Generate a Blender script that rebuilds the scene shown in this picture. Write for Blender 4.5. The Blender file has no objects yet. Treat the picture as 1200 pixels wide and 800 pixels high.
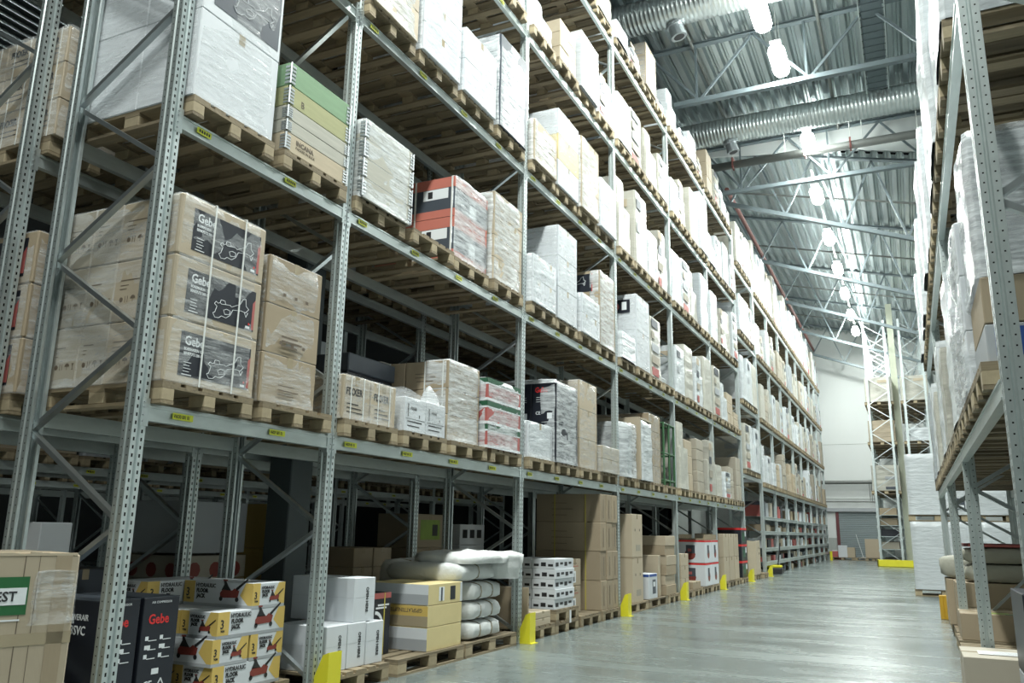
import bpy, bmesh, math, random
from mathutils import Matrix, Vector, noise

C = bpy.context.scene.collection
SC = bpy.context.scene

# ------------------------------------------------------------------ camera, world, lights, exposure
cam_data = bpy.data.cameras.new('camera')
cam_data.sensor_width = 36.0
cam_data.lens = 960.3955 / 1200 * 36.0
cam_data.clip_end = 300
cam = bpy.data.objects.new('camera', cam_data)
C.objects.link(cam)
RX = Vector((0.90228459, 0.4308188, 0.01666396))
UX = Vector((0.08195226, -0.20932633, 0.97440562))
FX = Vector((-0.42328046, 0.87782552, 0.2241785))
mw = Matrix((RX, UX, -FX)).transposed().to_4x4()
mw.translation = (0, 0, 1.2705)
cam.matrix_world = mw
SC.camera = cam
SC.view_settings.view_transform = 'Standard'
SC.view_settings.look = 'None'
SC.view_settings.exposure = 0.0
SC.view_settings.gamma = 1.0
SC.view_settings.use_curve_mapping = False
LAMP_W = 330.0          # watts of one high-bay lamp
LAMP_COL = (0.95, 1.0, 0.955)
w = bpy.data.worlds.new('world'); SC.world = w
w.use_nodes = True
w.node_tree.nodes['Background'].inputs[0].default_value = (0.62, 0.72, 0.78, 1)
w.node_tree.nodes['Background'].inputs[1].default_value = 0.006

# ------------------------------------------------------------------ materials
def mat(name, col, rough=0.6, metal=0.0, noise_amt=0.0, noise_scale=(4, 4, 4), bump=0.0, bump_scale=None,
        spec=0.5, vary=0.0, island=0.0, emit=0.0, alpha=None, alpha_scale=(3, 3, 20), coat=0.0):
    m = bpy.data.materials.new(name); m.use_nodes = True
    nt = m.node_tree; n = nt.nodes; L = nt.links
    b = n['Principled BSDF']
    b.inputs['Base Color'].default_value = (*col, 1)
    b.inputs['Roughness'].default_value = rough
    b.inputs['Metallic'].default_value = metal
    b.inputs['Specular IOR Level'].default_value = spec
    if coat: b.inputs['Coat Weight'].default_value = coat
    tc = n.new('ShaderNodeTexCoord')
    cur = None
    if noise_amt or vary or island:
        rgb = n.new('ShaderNodeRGB'); rgb.outputs[0].default_value = (*col, 1)
        cur = rgb.outputs[0]
        val = None
        def addv(sock, amt, cen):
            nonlocal val
            q = n.new('ShaderNodeMath'); q.operation = 'MULTIPLY_ADD'
            L.new(sock, q.inputs[0]); q.inputs[1].default_value = amt; q.inputs[2].default_value = -amt * cen
            if val is None: val = q.outputs[0]
            else:
                a = n.new('ShaderNodeMath'); a.operation = 'ADD'
                L.new(val, a.inputs[0]); L.new(q.outputs[0], a.inputs[1]); val = a.outputs[0]
        if noise_amt:
            mp = n.new('ShaderNodeMapping'); mp.inputs['Scale'].default_value = noise_scale
            L.new(tc.outputs['Object'], mp.inputs[0])
            no = n.new('ShaderNodeTexNoise'); no.inputs['Scale'].default_value = 1.0
            no.inputs['Detail'].default_value = 5; no.inputs['Roughness'].default_value = 0.65
            L.new(mp.outputs[0], no.inputs['Vector'])
            addv(no.outputs[0], noise_amt * 2, 0.5)
        if vary:
            oi = n.new('ShaderNodeObjectInfo'); addv(oi.outputs['Random'], vary * 2, 0.5)
        if island:
            g = n.new('ShaderNodeNewGeometry'); addv(g.outputs['Random Per Island'], island * 2, 0.5)
        one = n.new('ShaderNodeMath'); one.operation = 'ADD'; one.inputs[1].default_value = 1.0
        L.new(val, one.inputs[0])
        mx = n.new('ShaderNodeVectorMath'); mx.operation = 'SCALE'
        L.new(cur, mx.inputs[0]); L.new(one.outputs[0], mx.inputs['Scale'])
        L.new(mx.outputs[0], b.inputs['Base Color'])
    if bump:
        mp2 = n.new('ShaderNodeMapping'); mp2.inputs['Scale'].default_value = bump_scale or noise_scale
        L.new(tc.outputs['Object'], mp2.inputs[0])
        n2 = n.new('ShaderNodeTexNoise'); n2.inputs['Scale'].default_value = 1.0; n2.inputs['Detail'].default_value = 4
        L.new(mp2.outputs[0], n2.inputs['Vector'])
        bp = n.new('ShaderNodeBump'); bp.inputs['Strength'].default_value = bump; bp.inputs['Distance'].default_value = 0.02
        L.new(n2.outputs[0], bp.inputs['Height']); L.new(bp.outputs[0], b.inputs['Normal'])
    if emit:
        b.inputs['Emission Color'].default_value = (*LAMP_COL, 1)
        b.inputs['Emission Strength'].default_value = emit
    if alpha:
        mp3 = n.new('ShaderNodeMapping'); mp3.inputs['Scale'].default_value = alpha_scale
        L.new(tc.outputs['Object'], mp3.inputs[0])
        n3 = n.new('ShaderNodeTexNoise'); n3.inputs['Scale'].default_value = 1.0; n3.inputs['Detail'].default_value = 5
        n3.inputs['Roughness'].default_value = 0.7
        L.new(mp3.outputs[0], n3.inputs['Vector'])
        mr = n.new('ShaderNodeMapRange')
        mr.inputs['From Min'].default_value = 0.36; mr.inputs['From Max'].default_value = 0.66
        mr.inputs['To Min'].default_value = alpha[0]; mr.inputs['To Max'].default_value = alpha[1]
        L.new(n3.outputs[0], mr.inputs['Value']); L.new(mr.outputs[0], b.inputs['Alpha'])
    return m

def painted_holes(m, axis, cols, half_w, half_z, pitch, zoff=0.0):
    """a periodic pattern of painted openings, inner shade put into sheet colour (object coordinates)"""
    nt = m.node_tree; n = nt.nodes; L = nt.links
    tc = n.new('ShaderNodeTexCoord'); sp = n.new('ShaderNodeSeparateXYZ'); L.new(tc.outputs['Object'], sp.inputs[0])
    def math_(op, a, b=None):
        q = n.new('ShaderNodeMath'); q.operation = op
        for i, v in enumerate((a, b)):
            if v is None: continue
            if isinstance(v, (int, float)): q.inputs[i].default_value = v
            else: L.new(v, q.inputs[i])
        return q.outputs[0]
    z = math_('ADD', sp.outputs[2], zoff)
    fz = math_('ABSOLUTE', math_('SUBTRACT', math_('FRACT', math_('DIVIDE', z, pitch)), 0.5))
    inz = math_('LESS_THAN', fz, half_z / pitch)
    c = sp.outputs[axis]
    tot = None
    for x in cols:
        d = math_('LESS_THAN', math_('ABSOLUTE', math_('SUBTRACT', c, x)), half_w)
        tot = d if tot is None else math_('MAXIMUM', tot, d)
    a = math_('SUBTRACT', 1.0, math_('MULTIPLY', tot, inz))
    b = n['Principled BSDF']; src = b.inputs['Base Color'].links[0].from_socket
    k = math_('MAXIMUM', a, 0.03)  # nothing is cut: shade inside the perforations is painted into base colour
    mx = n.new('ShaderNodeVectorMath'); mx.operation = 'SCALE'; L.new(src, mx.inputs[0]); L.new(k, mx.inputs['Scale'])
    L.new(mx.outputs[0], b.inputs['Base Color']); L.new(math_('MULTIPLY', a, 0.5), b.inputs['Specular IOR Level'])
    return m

M = {}
M['steel'] = mat('galvanised steel', (0.55, 0.61, 0.61), 0.38, 0.72, 0.20, (30, 30, 12), vary=0.06)
M['steel_painted_slots'] = painted_holes(mat('galvanised steel with painted slots', (0.58, 0.64, 0.64), 0.38, 0.7, 0.20, (30, 30, 12)), 1, (-0.027, 0.027), 0.006, 0.011, 0.05)
M['steel_dots'] = painted_holes(mat('galvanised steel with round holes', (0.52, 0.58, 0.57), 0.40, 0.75, 0.20, (30, 30, 12)), 0, (-0.02, -0.072), 0.004, 0.004, 0.05)
M['beam'] = mat('galvanised beam', (0.56, 0.62, 0.61), 0.38, 0.7, 0.18, (20, 4, 20), vary=0.05)
M['brace'] = mat('brace steel', (0.55, 0.60, 0.61), 0.28, 0.88, 0.08, (10, 10, 10))
M['dark_steel'] = mat('dark grey steel', (0.10, 0.13, 0.14), 0.5, 0.5, 0.1, (5, 5, 5))
M['truss'] = mat('grey painted roof steel', (0.17, 0.21, 0.225), 0.45, 0.3, 0.05)
M['deck'] = mat('corrugated roof sheet', (0.46, 0.52, 0.53), 0.28, 0.85, 0.12, (6, 0.6, 6))
M['duct'] = mat('spiral duct steel', (0.62, 0.67, 0.67), 0.3, 0.85, 0.08, (8, 3, 3))
M['pipe'] = mat('dark pipe', (0.16, 0.17, 0.16), 0.5, 0.2)
M['redpipe'] = mat('red brown pipe', (0.20, 0.07, 0.06), 0.5, 0.0)
M['wood'] = mat('pallet wood', (0.215, 0.172, 0.108), 0.75, 0, 0.40, (2.5, 30, 30), 0.25, (3, 40, 40), vary=0.25, island=0.18)
M['wood_y'] = mat('block wood', (0.36, 0.295, 0.19), 0.8, 0, 0.3, (25, 25, 25), vary=0.22)
M['kraft'] = mat('kraft cardboard', (0.33, 0.265, 0.18), 0.7, 0, 0.07, (3, 3, 3), 0.06, (60, 60, 8), vary=0.10)
M['kraft_l'] = mat('pale kraft cardboard', (0.44, 0.37, 0.27), 0.65, 0, 0.06, (3, 3, 3), 0.05, (60, 60, 8), vary=0.08)
M['kraft_g'] = mat('greyish cardboard', (0.37, 0.335, 0.27), 0.65, 0, 0.06, (3, 3, 3), vary=0.1)
M['white_card'] = mat('white carton', (0.62, 0.65, 0.68), 0.55, 0, 0.04, (3, 3, 3), vary=0.05)
M['grey_card'] = mat('grey carton', (0.36, 0.38, 0.40), 0.5, 0, 0.05, (3, 3, 3), vary=0.08)
M['black_card'] = mat('black carton', (0.016, 0.019, 0.028), 0.35, 0, 0.2, (3, 3, 3))
M['navy_card'] = mat('dark blue grey carton', (0.06, 0.072, 0.09), 0.45, 0, 0.2, (3, 3, 3))
M['yellow_card'] = mat('yellow carton', (0.62, 0.44, 0.12), 0.55, 0, 0.06, (3, 3, 3))
M['gold_card'] = mat('pale gold carton', (0.66, 0.55, 0.28), 0.55, 0, 0.12, (2, 2, 4))
M['red_card'] = mat('faded red carton', (0.42, 0.11, 0.10), 0.5, 0, 0.06, (3, 3, 3))
M['salmon'] = mat('salmon red carton', (0.50, 0.16, 0.12), 0.5, 0, 0.05)
M['green_card'] = mat('dark green print', (0.02, 0.10, 0.05), 0.5)
M['green_lab'] = mat('green label', (0.015, 0.12, 0.035), 0.45)
M['lime'] = mat('green and yellow print', (0.22, 0.33, 0.05), 0.5, 0, 0.5, (4, 4, 3))
M['tape'] = mat('packing tape', (0.36, 0.30, 0.20), 0.25, 0, 0.05)
M['white'] = mat('white print', (0.75, 0.78, 0.8), 0.5)
M['paper'] = mat('paper', (0.74, 0.76, 0.76), 0.6, 0, 0.02)
M['ink'] = mat('black ink', (0.02, 0.02, 0.022), 0.5)
M['ink_brown'] = mat('brown ink', (0.13, 0.10, 0.07), 0.6)
M['red_ink'] = mat('red ink', (0.65, 0.03, 0.03), 0.5)
M['blue_ink'] = mat('blue ink', (0.03, 0.08, 0.30), 0.5)
M['jack_red'] = mat('dark red print', (0.22, 0.04, 0.03), 0.5)
M['strap'] = mat('plastic strap', (0.72, 0.74, 0.72), 0.35)
M['strap_y'] = mat('yellow strap', (0.50, 0.42, 0.08), 0.4)
M['yellow'] = mat('yellow paint', (0.72, 0.66, 0.03), 0.4, 0, 0.08, (8, 8, 8))
M['orange'] = mat('orange yellow paint', (0.55, 0.33, 0.03), 0.45, 0, 0.08, (8, 8, 8))
M['label_y'] = mat('yellow label', (0.72, 0.76, 0.05), 0.45)
M['green_wood'] = mat('green painted board', (0.20, 0.33, 0.19), 0.7, 0, 0.22, (20, 3, 30))
M['olive_wood'] = mat('weathered olive board', (0.38, 0.38, 0.20), 0.75, 0, 0.22, (20, 3, 30))
M['grey_wood'] = mat('weathered grey board', (0.45, 0.44, 0.38), 0.75, 0, 0.3, (20, 3, 30))
M['tan_wood'] = mat('tan board', (0.50, 0.42, 0.30), 0.75, 0, 0.2, (20, 3, 30))
M['hinge'] = mat('zinc hinge', (0.55, 0.58, 0.6), 0.35, 0.9)
M['concrete_wall'] = mat('white wall panel', (0.70, 0.73, 0.72), 0.65, 0, 0.03, (0.6, 0.6, 0.6))
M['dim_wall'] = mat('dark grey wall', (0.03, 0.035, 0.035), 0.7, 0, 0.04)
M['grey_wall'] = mat('grey lower wall', (0.40, 0.43, 0.41), 0.6, 0, 0.04)
M['maroon'] = mat('maroon door frame', (0.13, 0.035, 0.04), 0.5)
M['shutter'] = mat('grey roller shutter', (0.26, 0.31, 0.32), 0.45, 0.2, 0.12, (2, 2, 14))
M['column'] = mat('dark painted column', (0.055, 0.07, 0.075), 0.6, 0.0, 0.1)
M['cream_column'] = mat('cream column', (0.50, 0.53, 0.42), 0.6)
M['lamp_body'] = mat('lamp housing', (0.6, 0.63, 0.63), 0.4, 0.3)
M['lamp_glow'] = mat('lit lamp diffuser', (0.9, 0.95, 0.95), 0.5, emit=55.0)
M['sack'] = mat('white woven sack', (0.66, 0.68, 0.67), 0.6, 0, 0.05, (20, 20, 20), 0.5, (14, 14, 14))
M['sack_b'] = mat('beige woven sack', (0.34, 0.335, 0.28), 0.65, 0, 0.08, (10, 10, 10), 0.4, (14, 14, 14))
M['green_metal'] = mat('green painted metal', (0.04, 0.12, 0.05), 0.45)
M['film'] = mat('stretch film', (0.80, 0.84, 0.86), 0.18, 0, 0.04, (8, 8, 8), 0.55, (4, 4, 22), alpha=(0.22, 0.80))
M['film_thin'] = mat('thin clear film', (0.80, 0.83, 0.84), 0.15, 0, 0.04, (8, 8, 8), 0.5, (5, 5, 26), alpha=(0.05, 0.42))
M['film_dense'] = mat('dense white film', (0.60, 0.635, 0.655), 0.25, 0, 0.14, (2.5, 2.5, 9), 0.7, (4, 4, 18), vary=0.07)
M['film_grey'] = mat('grey stretch film', (0.36, 0.39, 0.41), 0.25, 0, 0.12, (3, 3, 12), 0.7, (4, 4, 18), vary=0.1)
M['cream_load'] = mat('film over cardboard', (0.46, 0.45, 0.395), 0.32, 0, 0.16, (2.5, 2.5, 8), 0.5, (4, 4, 18), vary=0.12)

def floor_material():
    m = bpy.data.materials.new('polished concrete'); m.use_nodes = True
    nt = m.node_tree; n = nt.nodes; L = nt.links; b = n['Principled BSDF']
    tc = n.new('ShaderNodeTexCoord')
    def nz(scale, rot, det=5, ro=0.55):
        mp = n.new('ShaderNodeMapping'); mp.inputs['Scale'].default_value = scale; mp.inputs['Rotation'].default_value = (0, 0, rot)
        L.new(tc.outputs['Object'], mp.inputs[0])
        q = n.new('ShaderNodeTexNoise'); q.inputs['Scale'].default_value = 1; q.inputs['Detail'].default_value = det
        q.inputs['Roughness'].default_value = ro; q.inputs['Distortion'].default_value = 0.25
        L.new(mp.outputs[0], q.inputs['Vector']); return q.outputs[0]
    a = nz((0.45, 0.3, 1), 0.3); s = nz((0.35, 1.6, 1), -0.35, 7, 0.62); t = nz((11.0, 3.0, 1), 0.5, 5, 0.6)
    def ramp(sock, p0, c0, p1, c1):
        r = n.new('ShaderNodeValToRGB'); r.color_ramp.elements[0].position = p0; r.color_ramp.elements[1].position = p1
        r.color_ramp.elements[0].color = (*c0, 1); r.color_ramp.elements[1].color = (*c1, 1); L.new(sock, r.inputs[0]); return r.outputs[0]
    base = ramp(a, 0.30, (0.125, 0.15, 0.145), 0.72, (0.20, 0.232, 0.225))
    s1 = ramp(s, 0.25, (0.80,) * 3, 0.75, (1.20,) * 3); t1 = ramp(t, 0.28, (0.90,) * 3, 0.68, (1.10,) * 3)
    def mul(p, q):
        v = n.new('ShaderNodeVectorMath'); v.operation = 'MULTIPLY'; L.new(p, v.inputs[0]); L.new(q, v.inputs[1]); return v.outputs[0]
    L.new(mul(mul(base, s1), t1), b.inputs['Base Color'])
    mr = n.new('ShaderNodeMapRange'); mr.inputs['To Min'].default_value = 0.16; mr.inputs['To Max'].default_value = 0.34
    mr.inputs['From Min'].default_value = 0.3; mr.inputs['From Max'].default_value = 0.7
    L.new(s, mr.inputs['Value']); L.new(mr.outputs[0], b.inputs['Roughness'])
    b.inputs['Specular IOR Level'].default_value = 0.6
    bp = n.new('ShaderNodeBump'); bp.inputs['Strength'].default_value = 0.02; bp.inputs['Distance'].default_value = 0.01
    L.new(t, bp.inputs['Height']); L.new(bp.outputs[0], b.inputs['Normal'])
    return m
M['floor'] = floor_material()

# ------------------------------------------------------------------ builders
class MB:
    def __init__(s): s.v = []; s.f = []; s.m = []; s.mats = []
    def mi(s, name):
        if name not in s.mats: s.mats.append(name)
        return s.mats.index(name)
    def quad(s, pts, m):
        i = len(s.v); s.v += [tuple(p) for p in pts]; s.f.append(tuple(range(i, i + len(pts)))); s.m.append(s.mi(m))
    def box(s, x0, x1, y0, y1, z0, z1, m, ch=0.0):
        if ch: return s.chbox(x0, x1, y0, y1, z0, z1, m, ch)
        i = len(s.v)
        s.v += [(x0, y0, z0), (x1, y0, z0), (x1, y1, z0), (x0, y1, z0), (x0, y0, z1), (x1, y0, z1), (x1, y1, z1), (x0, y1, z1)]
        for f in ((0, 3, 2, 1), (4, 5, 6, 7), (0, 1, 5, 4), (1, 2, 6, 5), (2, 3, 7, 6), (3, 0, 4, 7)):
            s.f.append(tuple(i + k for k in f)); s.m.append(s.mi(m))
        return s
    def chbox(s, x0, x1, y0, y1, z0, z1, m, c):
        X = (x0, x1); Y = (y0, y1); Z = (z0, z1); i0 = len(s.v); k = s.mi(m); idx = {}
        sg = (1, -1)
        for a in (0, 1):
            for b in (0, 1):
                for d in (0, 1):
                    for ax in range(3):
                        p = [X[a] + c * sg[a], Y[b] + c * sg[b], Z[d] + c * sg[d]]
                        p[ax] = (X[a], Y[b], Z[d])[ax]
                        idx[(a, b, d, ax)] = len(s.v); s.v.append(tuple(p))
        def F(*ks):
            s.f.append(tuple(idx[q] for q in ks)); s.m.append(k)
        for a in (0, 1):
            q = [(a, 0, 0, 0), (a, 1, 0, 0), (a, 1, 1, 0), (a, 0, 1, 0)]; F(*(q if a else q[::-1]))
            q = [(0, a, 0, 1), (0, a, 1, 1), (1, a, 1, 1), (1, a, 0, 1)]; F(*(q if a else q[::-1]))
            q = [(0, 0, a, 2), (1, 0, a, 2), (1, 1, a, 2), (0, 1, a, 2)]; F(*(q if a else q[::-1]))
        for a in (0, 1):
            for b in (0, 1):
                for e in ((a, b, None), (a, None, b), (None, a, b)):
                    ax = e.index(None); o = [t for t in (0, 1, 2) if t != ax]
                    e0 = list(e); e0[ax] = 0; e1 = list(e); e1[ax] = 1
                    q = [(*e0, o[0]), (*e1, o[0]), (*e1, o[1]), (*e0, o[1])]
                    par = (a + b + (1 if ax == 1 else 0)) % 2
                    F(*(q if par else q[::-1]))
                for d in (0, 1):
                    q = [(a, b, d, 0), (a, b, d, 1), (a, b, d, 2)]
                    F(*(q if (a + b + d) % 2 else q[::-1]))
        return s
    def bar(s, p0, p1, w, h, m, up=(0, 0, 1)):
        p0 = Vector(p0); p1 = Vector(p1); d = (p1 - p0).normalized(); up = Vector(up)
        if abs(d.dot(up)) > 0.99: up = Vector((1, 0, 0))
        a = d.cross(up).normalized() * w / 2; b = a.cross(d).normalized() * h / 2
        i = len(s.v)
        for p in (p0, p1):
            for q in (-a - b, a - b, a + b, -a + b): s.v.append(tuple(p + q))
        for f in ((0, 3, 2, 1), (4, 5, 6, 7), (0, 1, 5, 4), (1, 2, 6, 5), (2, 3, 7, 6), (3, 0, 4, 7)):
            s.f.append(tuple(i + k for k in f)); s.m.append(s.mi(m))
        return s
    def tube(s, p0, p1, r, m, n=10, caps=True, r1=None):
        p0 = Vector(p0); p1 = Vector(p1); d = (p1 - p0).normalized()
        up = Vector((0, 0, 1)) if abs(d.z) < 0.9 else Vector((1, 0, 0))
        a = d.cross(up).normalized(); b = d.cross(a).normalized(); i = len(s.v)
        for p, rr in ((p0, r), (p1, r if r1 is None else r1)):
            for k in range(n):
                t = 2 * math.pi * k / n; s.v.append(tuple(p + (a * math.cos(t) + b * math.sin(t)) * rr))
        mi = s.mi(m)
        for k in range(n):
            j = (k + 1) % n; s.f.append((i + k, i + j, i + n + j, i + n + k)); s.m.append(mi)
        if caps:
            s.f.append(tuple(i + k for k in range(n))[::-1]); s.m.append(mi)
            s.f.append(tuple(i + n + k for k in range(n))); s.m.append(mi)
        return s
    def mesh(s, name, smooth=False):
        me = bpy.data.meshes.new(name); me.from_pydata(s.v, [], s.f)
        for q in s.mats: me.materials.append(M[q])
        me.polygons.foreach_set('material_index', s.m)
        if smooth: me.polygons.foreach_set('use_smooth', [True] * len(s.f))
        me.update(); return me
    def build(s, name, parent=None, loc=(0, 0, 0), smooth=False):
        return put(name, s.mesh(name, smooth), parent, loc)

def put(name, me, parent=None, loc=(0, 0, 0), rot=None):
    o = bpy.data.objects.new(name, me); C.objects.link(o)
    if parent: o.parent = parent
    o.location = loc
    if rot: o.rotation_euler = rot
    return o
def tag(o, label, cat, group=None):
    o['label'] = label; o['category'] = cat
    if group: o['group'] = group
    return o
def thing(name, label, cat, loc=(0, 0, 0), rotz=0, group=None):
    o = bpy.data.objects.new(name, None); C.objects.link(o); o.empty_display_size = 0.1
    o.location = loc; o.rotation_euler = (0, 0, rotz)
    return tag(o, label, cat, group)
def struct(name, mb, smooth=False):
    o = mb.build(name, smooth=smooth) if isinstance(mb, MB) else put(name, mb)
    o['kind'] = 'structure'; return o

TEXT = {}
def text_mesh(s, size, mname, bold=0.0, sx=1.0):
    key = (s, round(size, 4), mname, bold, sx)
    if key not in TEXT:
        cu = bpy.data.curves.new('txt', 'FONT'); cu.body = s; cu.size = size; cu.extrude = 0.0006; cu.offset = bold; cu.resolution_u = 2
        o = bpy.data.objects.new('txt', cu); C.objects.link(o)
        dg = bpy.context.evaluated_depsgraph_get()
        me = bpy.data.meshes.new_from_object(o.evaluated_get(dg)); me.name = 'lettering'
        for v in me.vertices: v.co.x *= sx
        me.materials.clear(); me.materials.append(M[mname])
        bpy.data.objects.remove(o)
        TEXT[key] = me
    return TEXT[key]
def text(s, size, loc, face, mname, parent, name='lettering', bold=0.0, sx=1.0, roll=0.0):
    """face 'x': read from +x, 'y': read from -y; loc = lower left"""
    o = put(name, text_mesh(s, size, mname, bold, sx), parent, loc)
    base = Matrix(((0, 0, 1), (1, 0, 0), (0, 1, 0))) if face == 'x' else Matrix(((1, 0, 0), (0, 0, -1), (0, 1, 0)))
    o.rotation_euler = (base @ Matrix.Rotation(roll, 3, 'Z')).to_euler()
    return o
def plate(face, a0, a1, z0, z1, off, m, mb=None, t=0.0015):
    """thin printed area standing on a box face. face 'x' -> plane x=off (towards +x), 'y' -> plane y=off (towards -y)"""
    mb = mb or MB()
    if face == 'x': mb.box(off, off + t, a0, a1, z0, z1, m)
    else: mb.box(a0, a1, off - t, off, z0, z1, m)
    return mb
def ribbon(mb, pts, wd, face, off, m, t=0.002):
    for (a, b), (c, d) in zip(pts, pts[1:]):
        if face == 'x': mb.bar((off + t / 2, a, b), (off + t / 2, c, d), wd, t, m, up=(1, 0, 0))
        else: mb.bar((a, off - t / 2, b), (c, off - t / 2, d), wd, t, m, up=(0, 1, 0))

def film_mesh(w, d, h, m='film', amp=0.012, seed=0, ny=10, nx=12, nz=12, layers=3, top=True, hump=0.0, rnd=0.03, name='stretch_film', taper=0.0, bands=()):
    """a slightly slack skin round a load: x in [-d,0], y in [0,w], z in [0,h]"""
    per = []
    def seg(p, q, n):
        for k in range(n): t = k / n; per.append((p[0] + (q[0] - p[0]) * t, p[1] + (q[1] - p[1]) * t))
    r = rnd
    seg((0, r), (0, w - r), ny); per.append((0 - r * .3, w - r * .3)) if False else None
    seg((-r * .3, w - r * .3), (-r, w), 1) ; seg((-r, w), (-d + r, w), nx); seg((-d + r, w), (-d, w - r), 1)
    seg((-d, w - r), (-d, r), ny); seg((-d, r), (-d + r, 0), 1); seg((-d + r, 0), (-r, 0), nx); seg((-r, 0), (-r * .3, r * .3), 1)
    N = len(per); mb = MB(); mi = mb.mi(m); cx, cy = -d / 2, w / 2
    for b in bands: mb.mi(b[2])
    for k in range(nz + 1):
        z = h * k / nz
        pinch = abs(math.sin(math.pi * z / h * layers)) if layers else 1
        for (x, y) in per:
            nn = noise.noise(Vector((x * 3.1 + seed * 7.3, y * 3.1 + seed, z * 4.0))) + .5 * noise.noise(Vector((x * 9 + seed, y * 9, z * 14 + seed)))
            o = amp * (nn + 0.5 * pinch)
            if k == 0: o += 0.012
            ux, uy = (x - cx) / (d / 2), (y - cy) / (w / 2); l = math.hypot(ux, uy) or 1
            s = 1 - taper * k / nz
            mb.v.append((cx + (x - cx) * s + ux / l * o, cy + (y - cy) * s + uy / l * o, z + (0.4 * amp * nn if 0 < k else 0)))
    for k in range(nz):
        zc = (k + .5) / nz * h
        q = mi
        for b in bands:
            if b[0] <= zc <= b[1]: q = mb.mi(b[2])
        for j in range(N):
            a = k * N + j; b_ = k * N + (j + 1) % N
            mb.f.append((a, b_, b_ + N, a + N)); mb.m.append(q)
    if top:
        base = nz * N; i = len(mb.v)
        for (s, dz) in ((0.9, 0.01), (0.55, 0.4 * hump + .012), (0.2, hump + .012)):
            for j in range(N):
                v = mb.v[base + j]
                x, y = cx + (v[0] - cx) * s, cy + (v[1] - cy) * s
                mb.v.append((x, y, h + dz + amp * .8 * noise.noise(Vector((x * 6 + seed, y * 6, 3)))))
        prev = base
        for r_ in range(3):
            cur = i + r_ * N
            for j in range(N): mb.f.append((prev + j, prev + (j + 1) % N, cur + (j + 1) % N, cur + j)); mb.m.append(mi)
            prev = cur
        mb.f.append(tuple(prev + j for j in range(N))); mb.m.append(mi)
    return mb.mesh(name, smooth=True)

CART = {}
def carton_mesh(dx, dy, dz, m='kraft', tape='tape', c=0.006):
    key = (round(dx, 3), round(dy, 3), round(dz, 3), m, tape)
    if key not in CART:
        mb = MB(); mb.chbox(-dx, 0, 0, dy, 0, dz, m, c)
        if tape:
            t = min(0.03, dy * .12); yc = dy / 2
            mb.box(-dx - .001, .001, yc - t, yc + t, dz - .0005, dz + .001, tape)
            mb.box(0, .0012, yc - t, yc + t, dz - min(.08, dz * .3), dz, tape)
            mb.box(-dx - .0012, -dx, yc - t, yc + t, dz - min(.08, dz * .3), dz, tape)
        CART[key] = mb.mesh('carton')
    return CART[key]

# ------------------------------------------------------------------ pallets
PL = {}
def pallet_parts():
    W, D = 0.8, 1.2
    PL['runner'] = MB().box(-D, 0, -.05, .05, 0, .022, 'wood').mesh('bottom_board')
    PL['block'] = MB().chbox(-.145, 0, -.05, .05, .022, .1, 'wood_y', .004).mesh('block')
    PL['block_mid'] = MB().chbox(-.145, 0, -.072, .072, .022, .1, 'wood_y', .004).mesh('block')
    PL['stringer'] = MB().box(-.145, 0, 0, W, .1, .122, 'wood').mesh('stringer_board')
    PL['board'] = MB().box(-D, 0, -.0725, .0725, .122, .144, 'wood').mesh('deck_board')
    PL['board_n'] = MB().box(-D, 0, -.05, .05, .122, .144, 'wood').mesh('deck_board')
    mb = MB()
    for y in (.05, .4, .75):
        mb.box(-D, 0, y - .05, y + .05, 0, .022, 'wood')
        for x in (0, -.5275, -1.055): mb.box(x - .145, x, y - .05, y + .05, .022, .1, 'wood_y')
    for x in (0, -.5275, -1.055): mb.box(x - .145, x, 0, W, .1, .122, 'wood')
    for y, h in ((.0725, .0725), (.24, .05), (.4, .0725), (.56, .05), (.7275, .0725)): mb.box(-D, 0, y - h, y + h, .122, .144, 'wood')
    PL['far'] = mb.mesh('pallet')
pallet_parts()
PAL = []
SMALL = []
def pallet(x, y, z, label, group, near=False, turned=False, rot=0.0, small=False):
    """x = face towards the aisle, y = near edge"""
    if small:
        SMALL.append((x, y, z)); return None
    if not near:
        o = put('pallet', PL['far'])
        tag(o, label, 'pallet', group)
    else:
        o = thing('pallet', label, 'pallet', group=group)
        for yy in (.05, .4, .75):
            put('bottom_board', PL['runner'], o, (0, yy, 0))
            for xx in (0, -.5275, -1.055): put('block', PL['block'], o, (xx, yy, 0))
        for xx in (0, -.5275, -1.055): put('stringer_board', PL['stringer'], o, (xx, 0, 0))
        for yy, k in ((.0725, 'board'), (.24, 'board_n'), (.4, 'board'), (.56, 'board_n'), (.7275, 'board')): put('deck_board', PL[k], o, (0, yy, 0))
    if turned:
        o.rotation_euler = (0, 0, math.pi / 2 + rot); o.location = (x, y + 1.2, z)
        o.location = (x - 0.8, y + 1.2, z); o.rotation_euler = (0, 0, math.pi / 2)
        o.location = (x, y + 1.2, z)
        # local -x runs to world -y, local +y runs to world -x
    else:
        o.location = (x, y, z); o.rotation_euler = (0, 0, rot)
    return o

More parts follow.
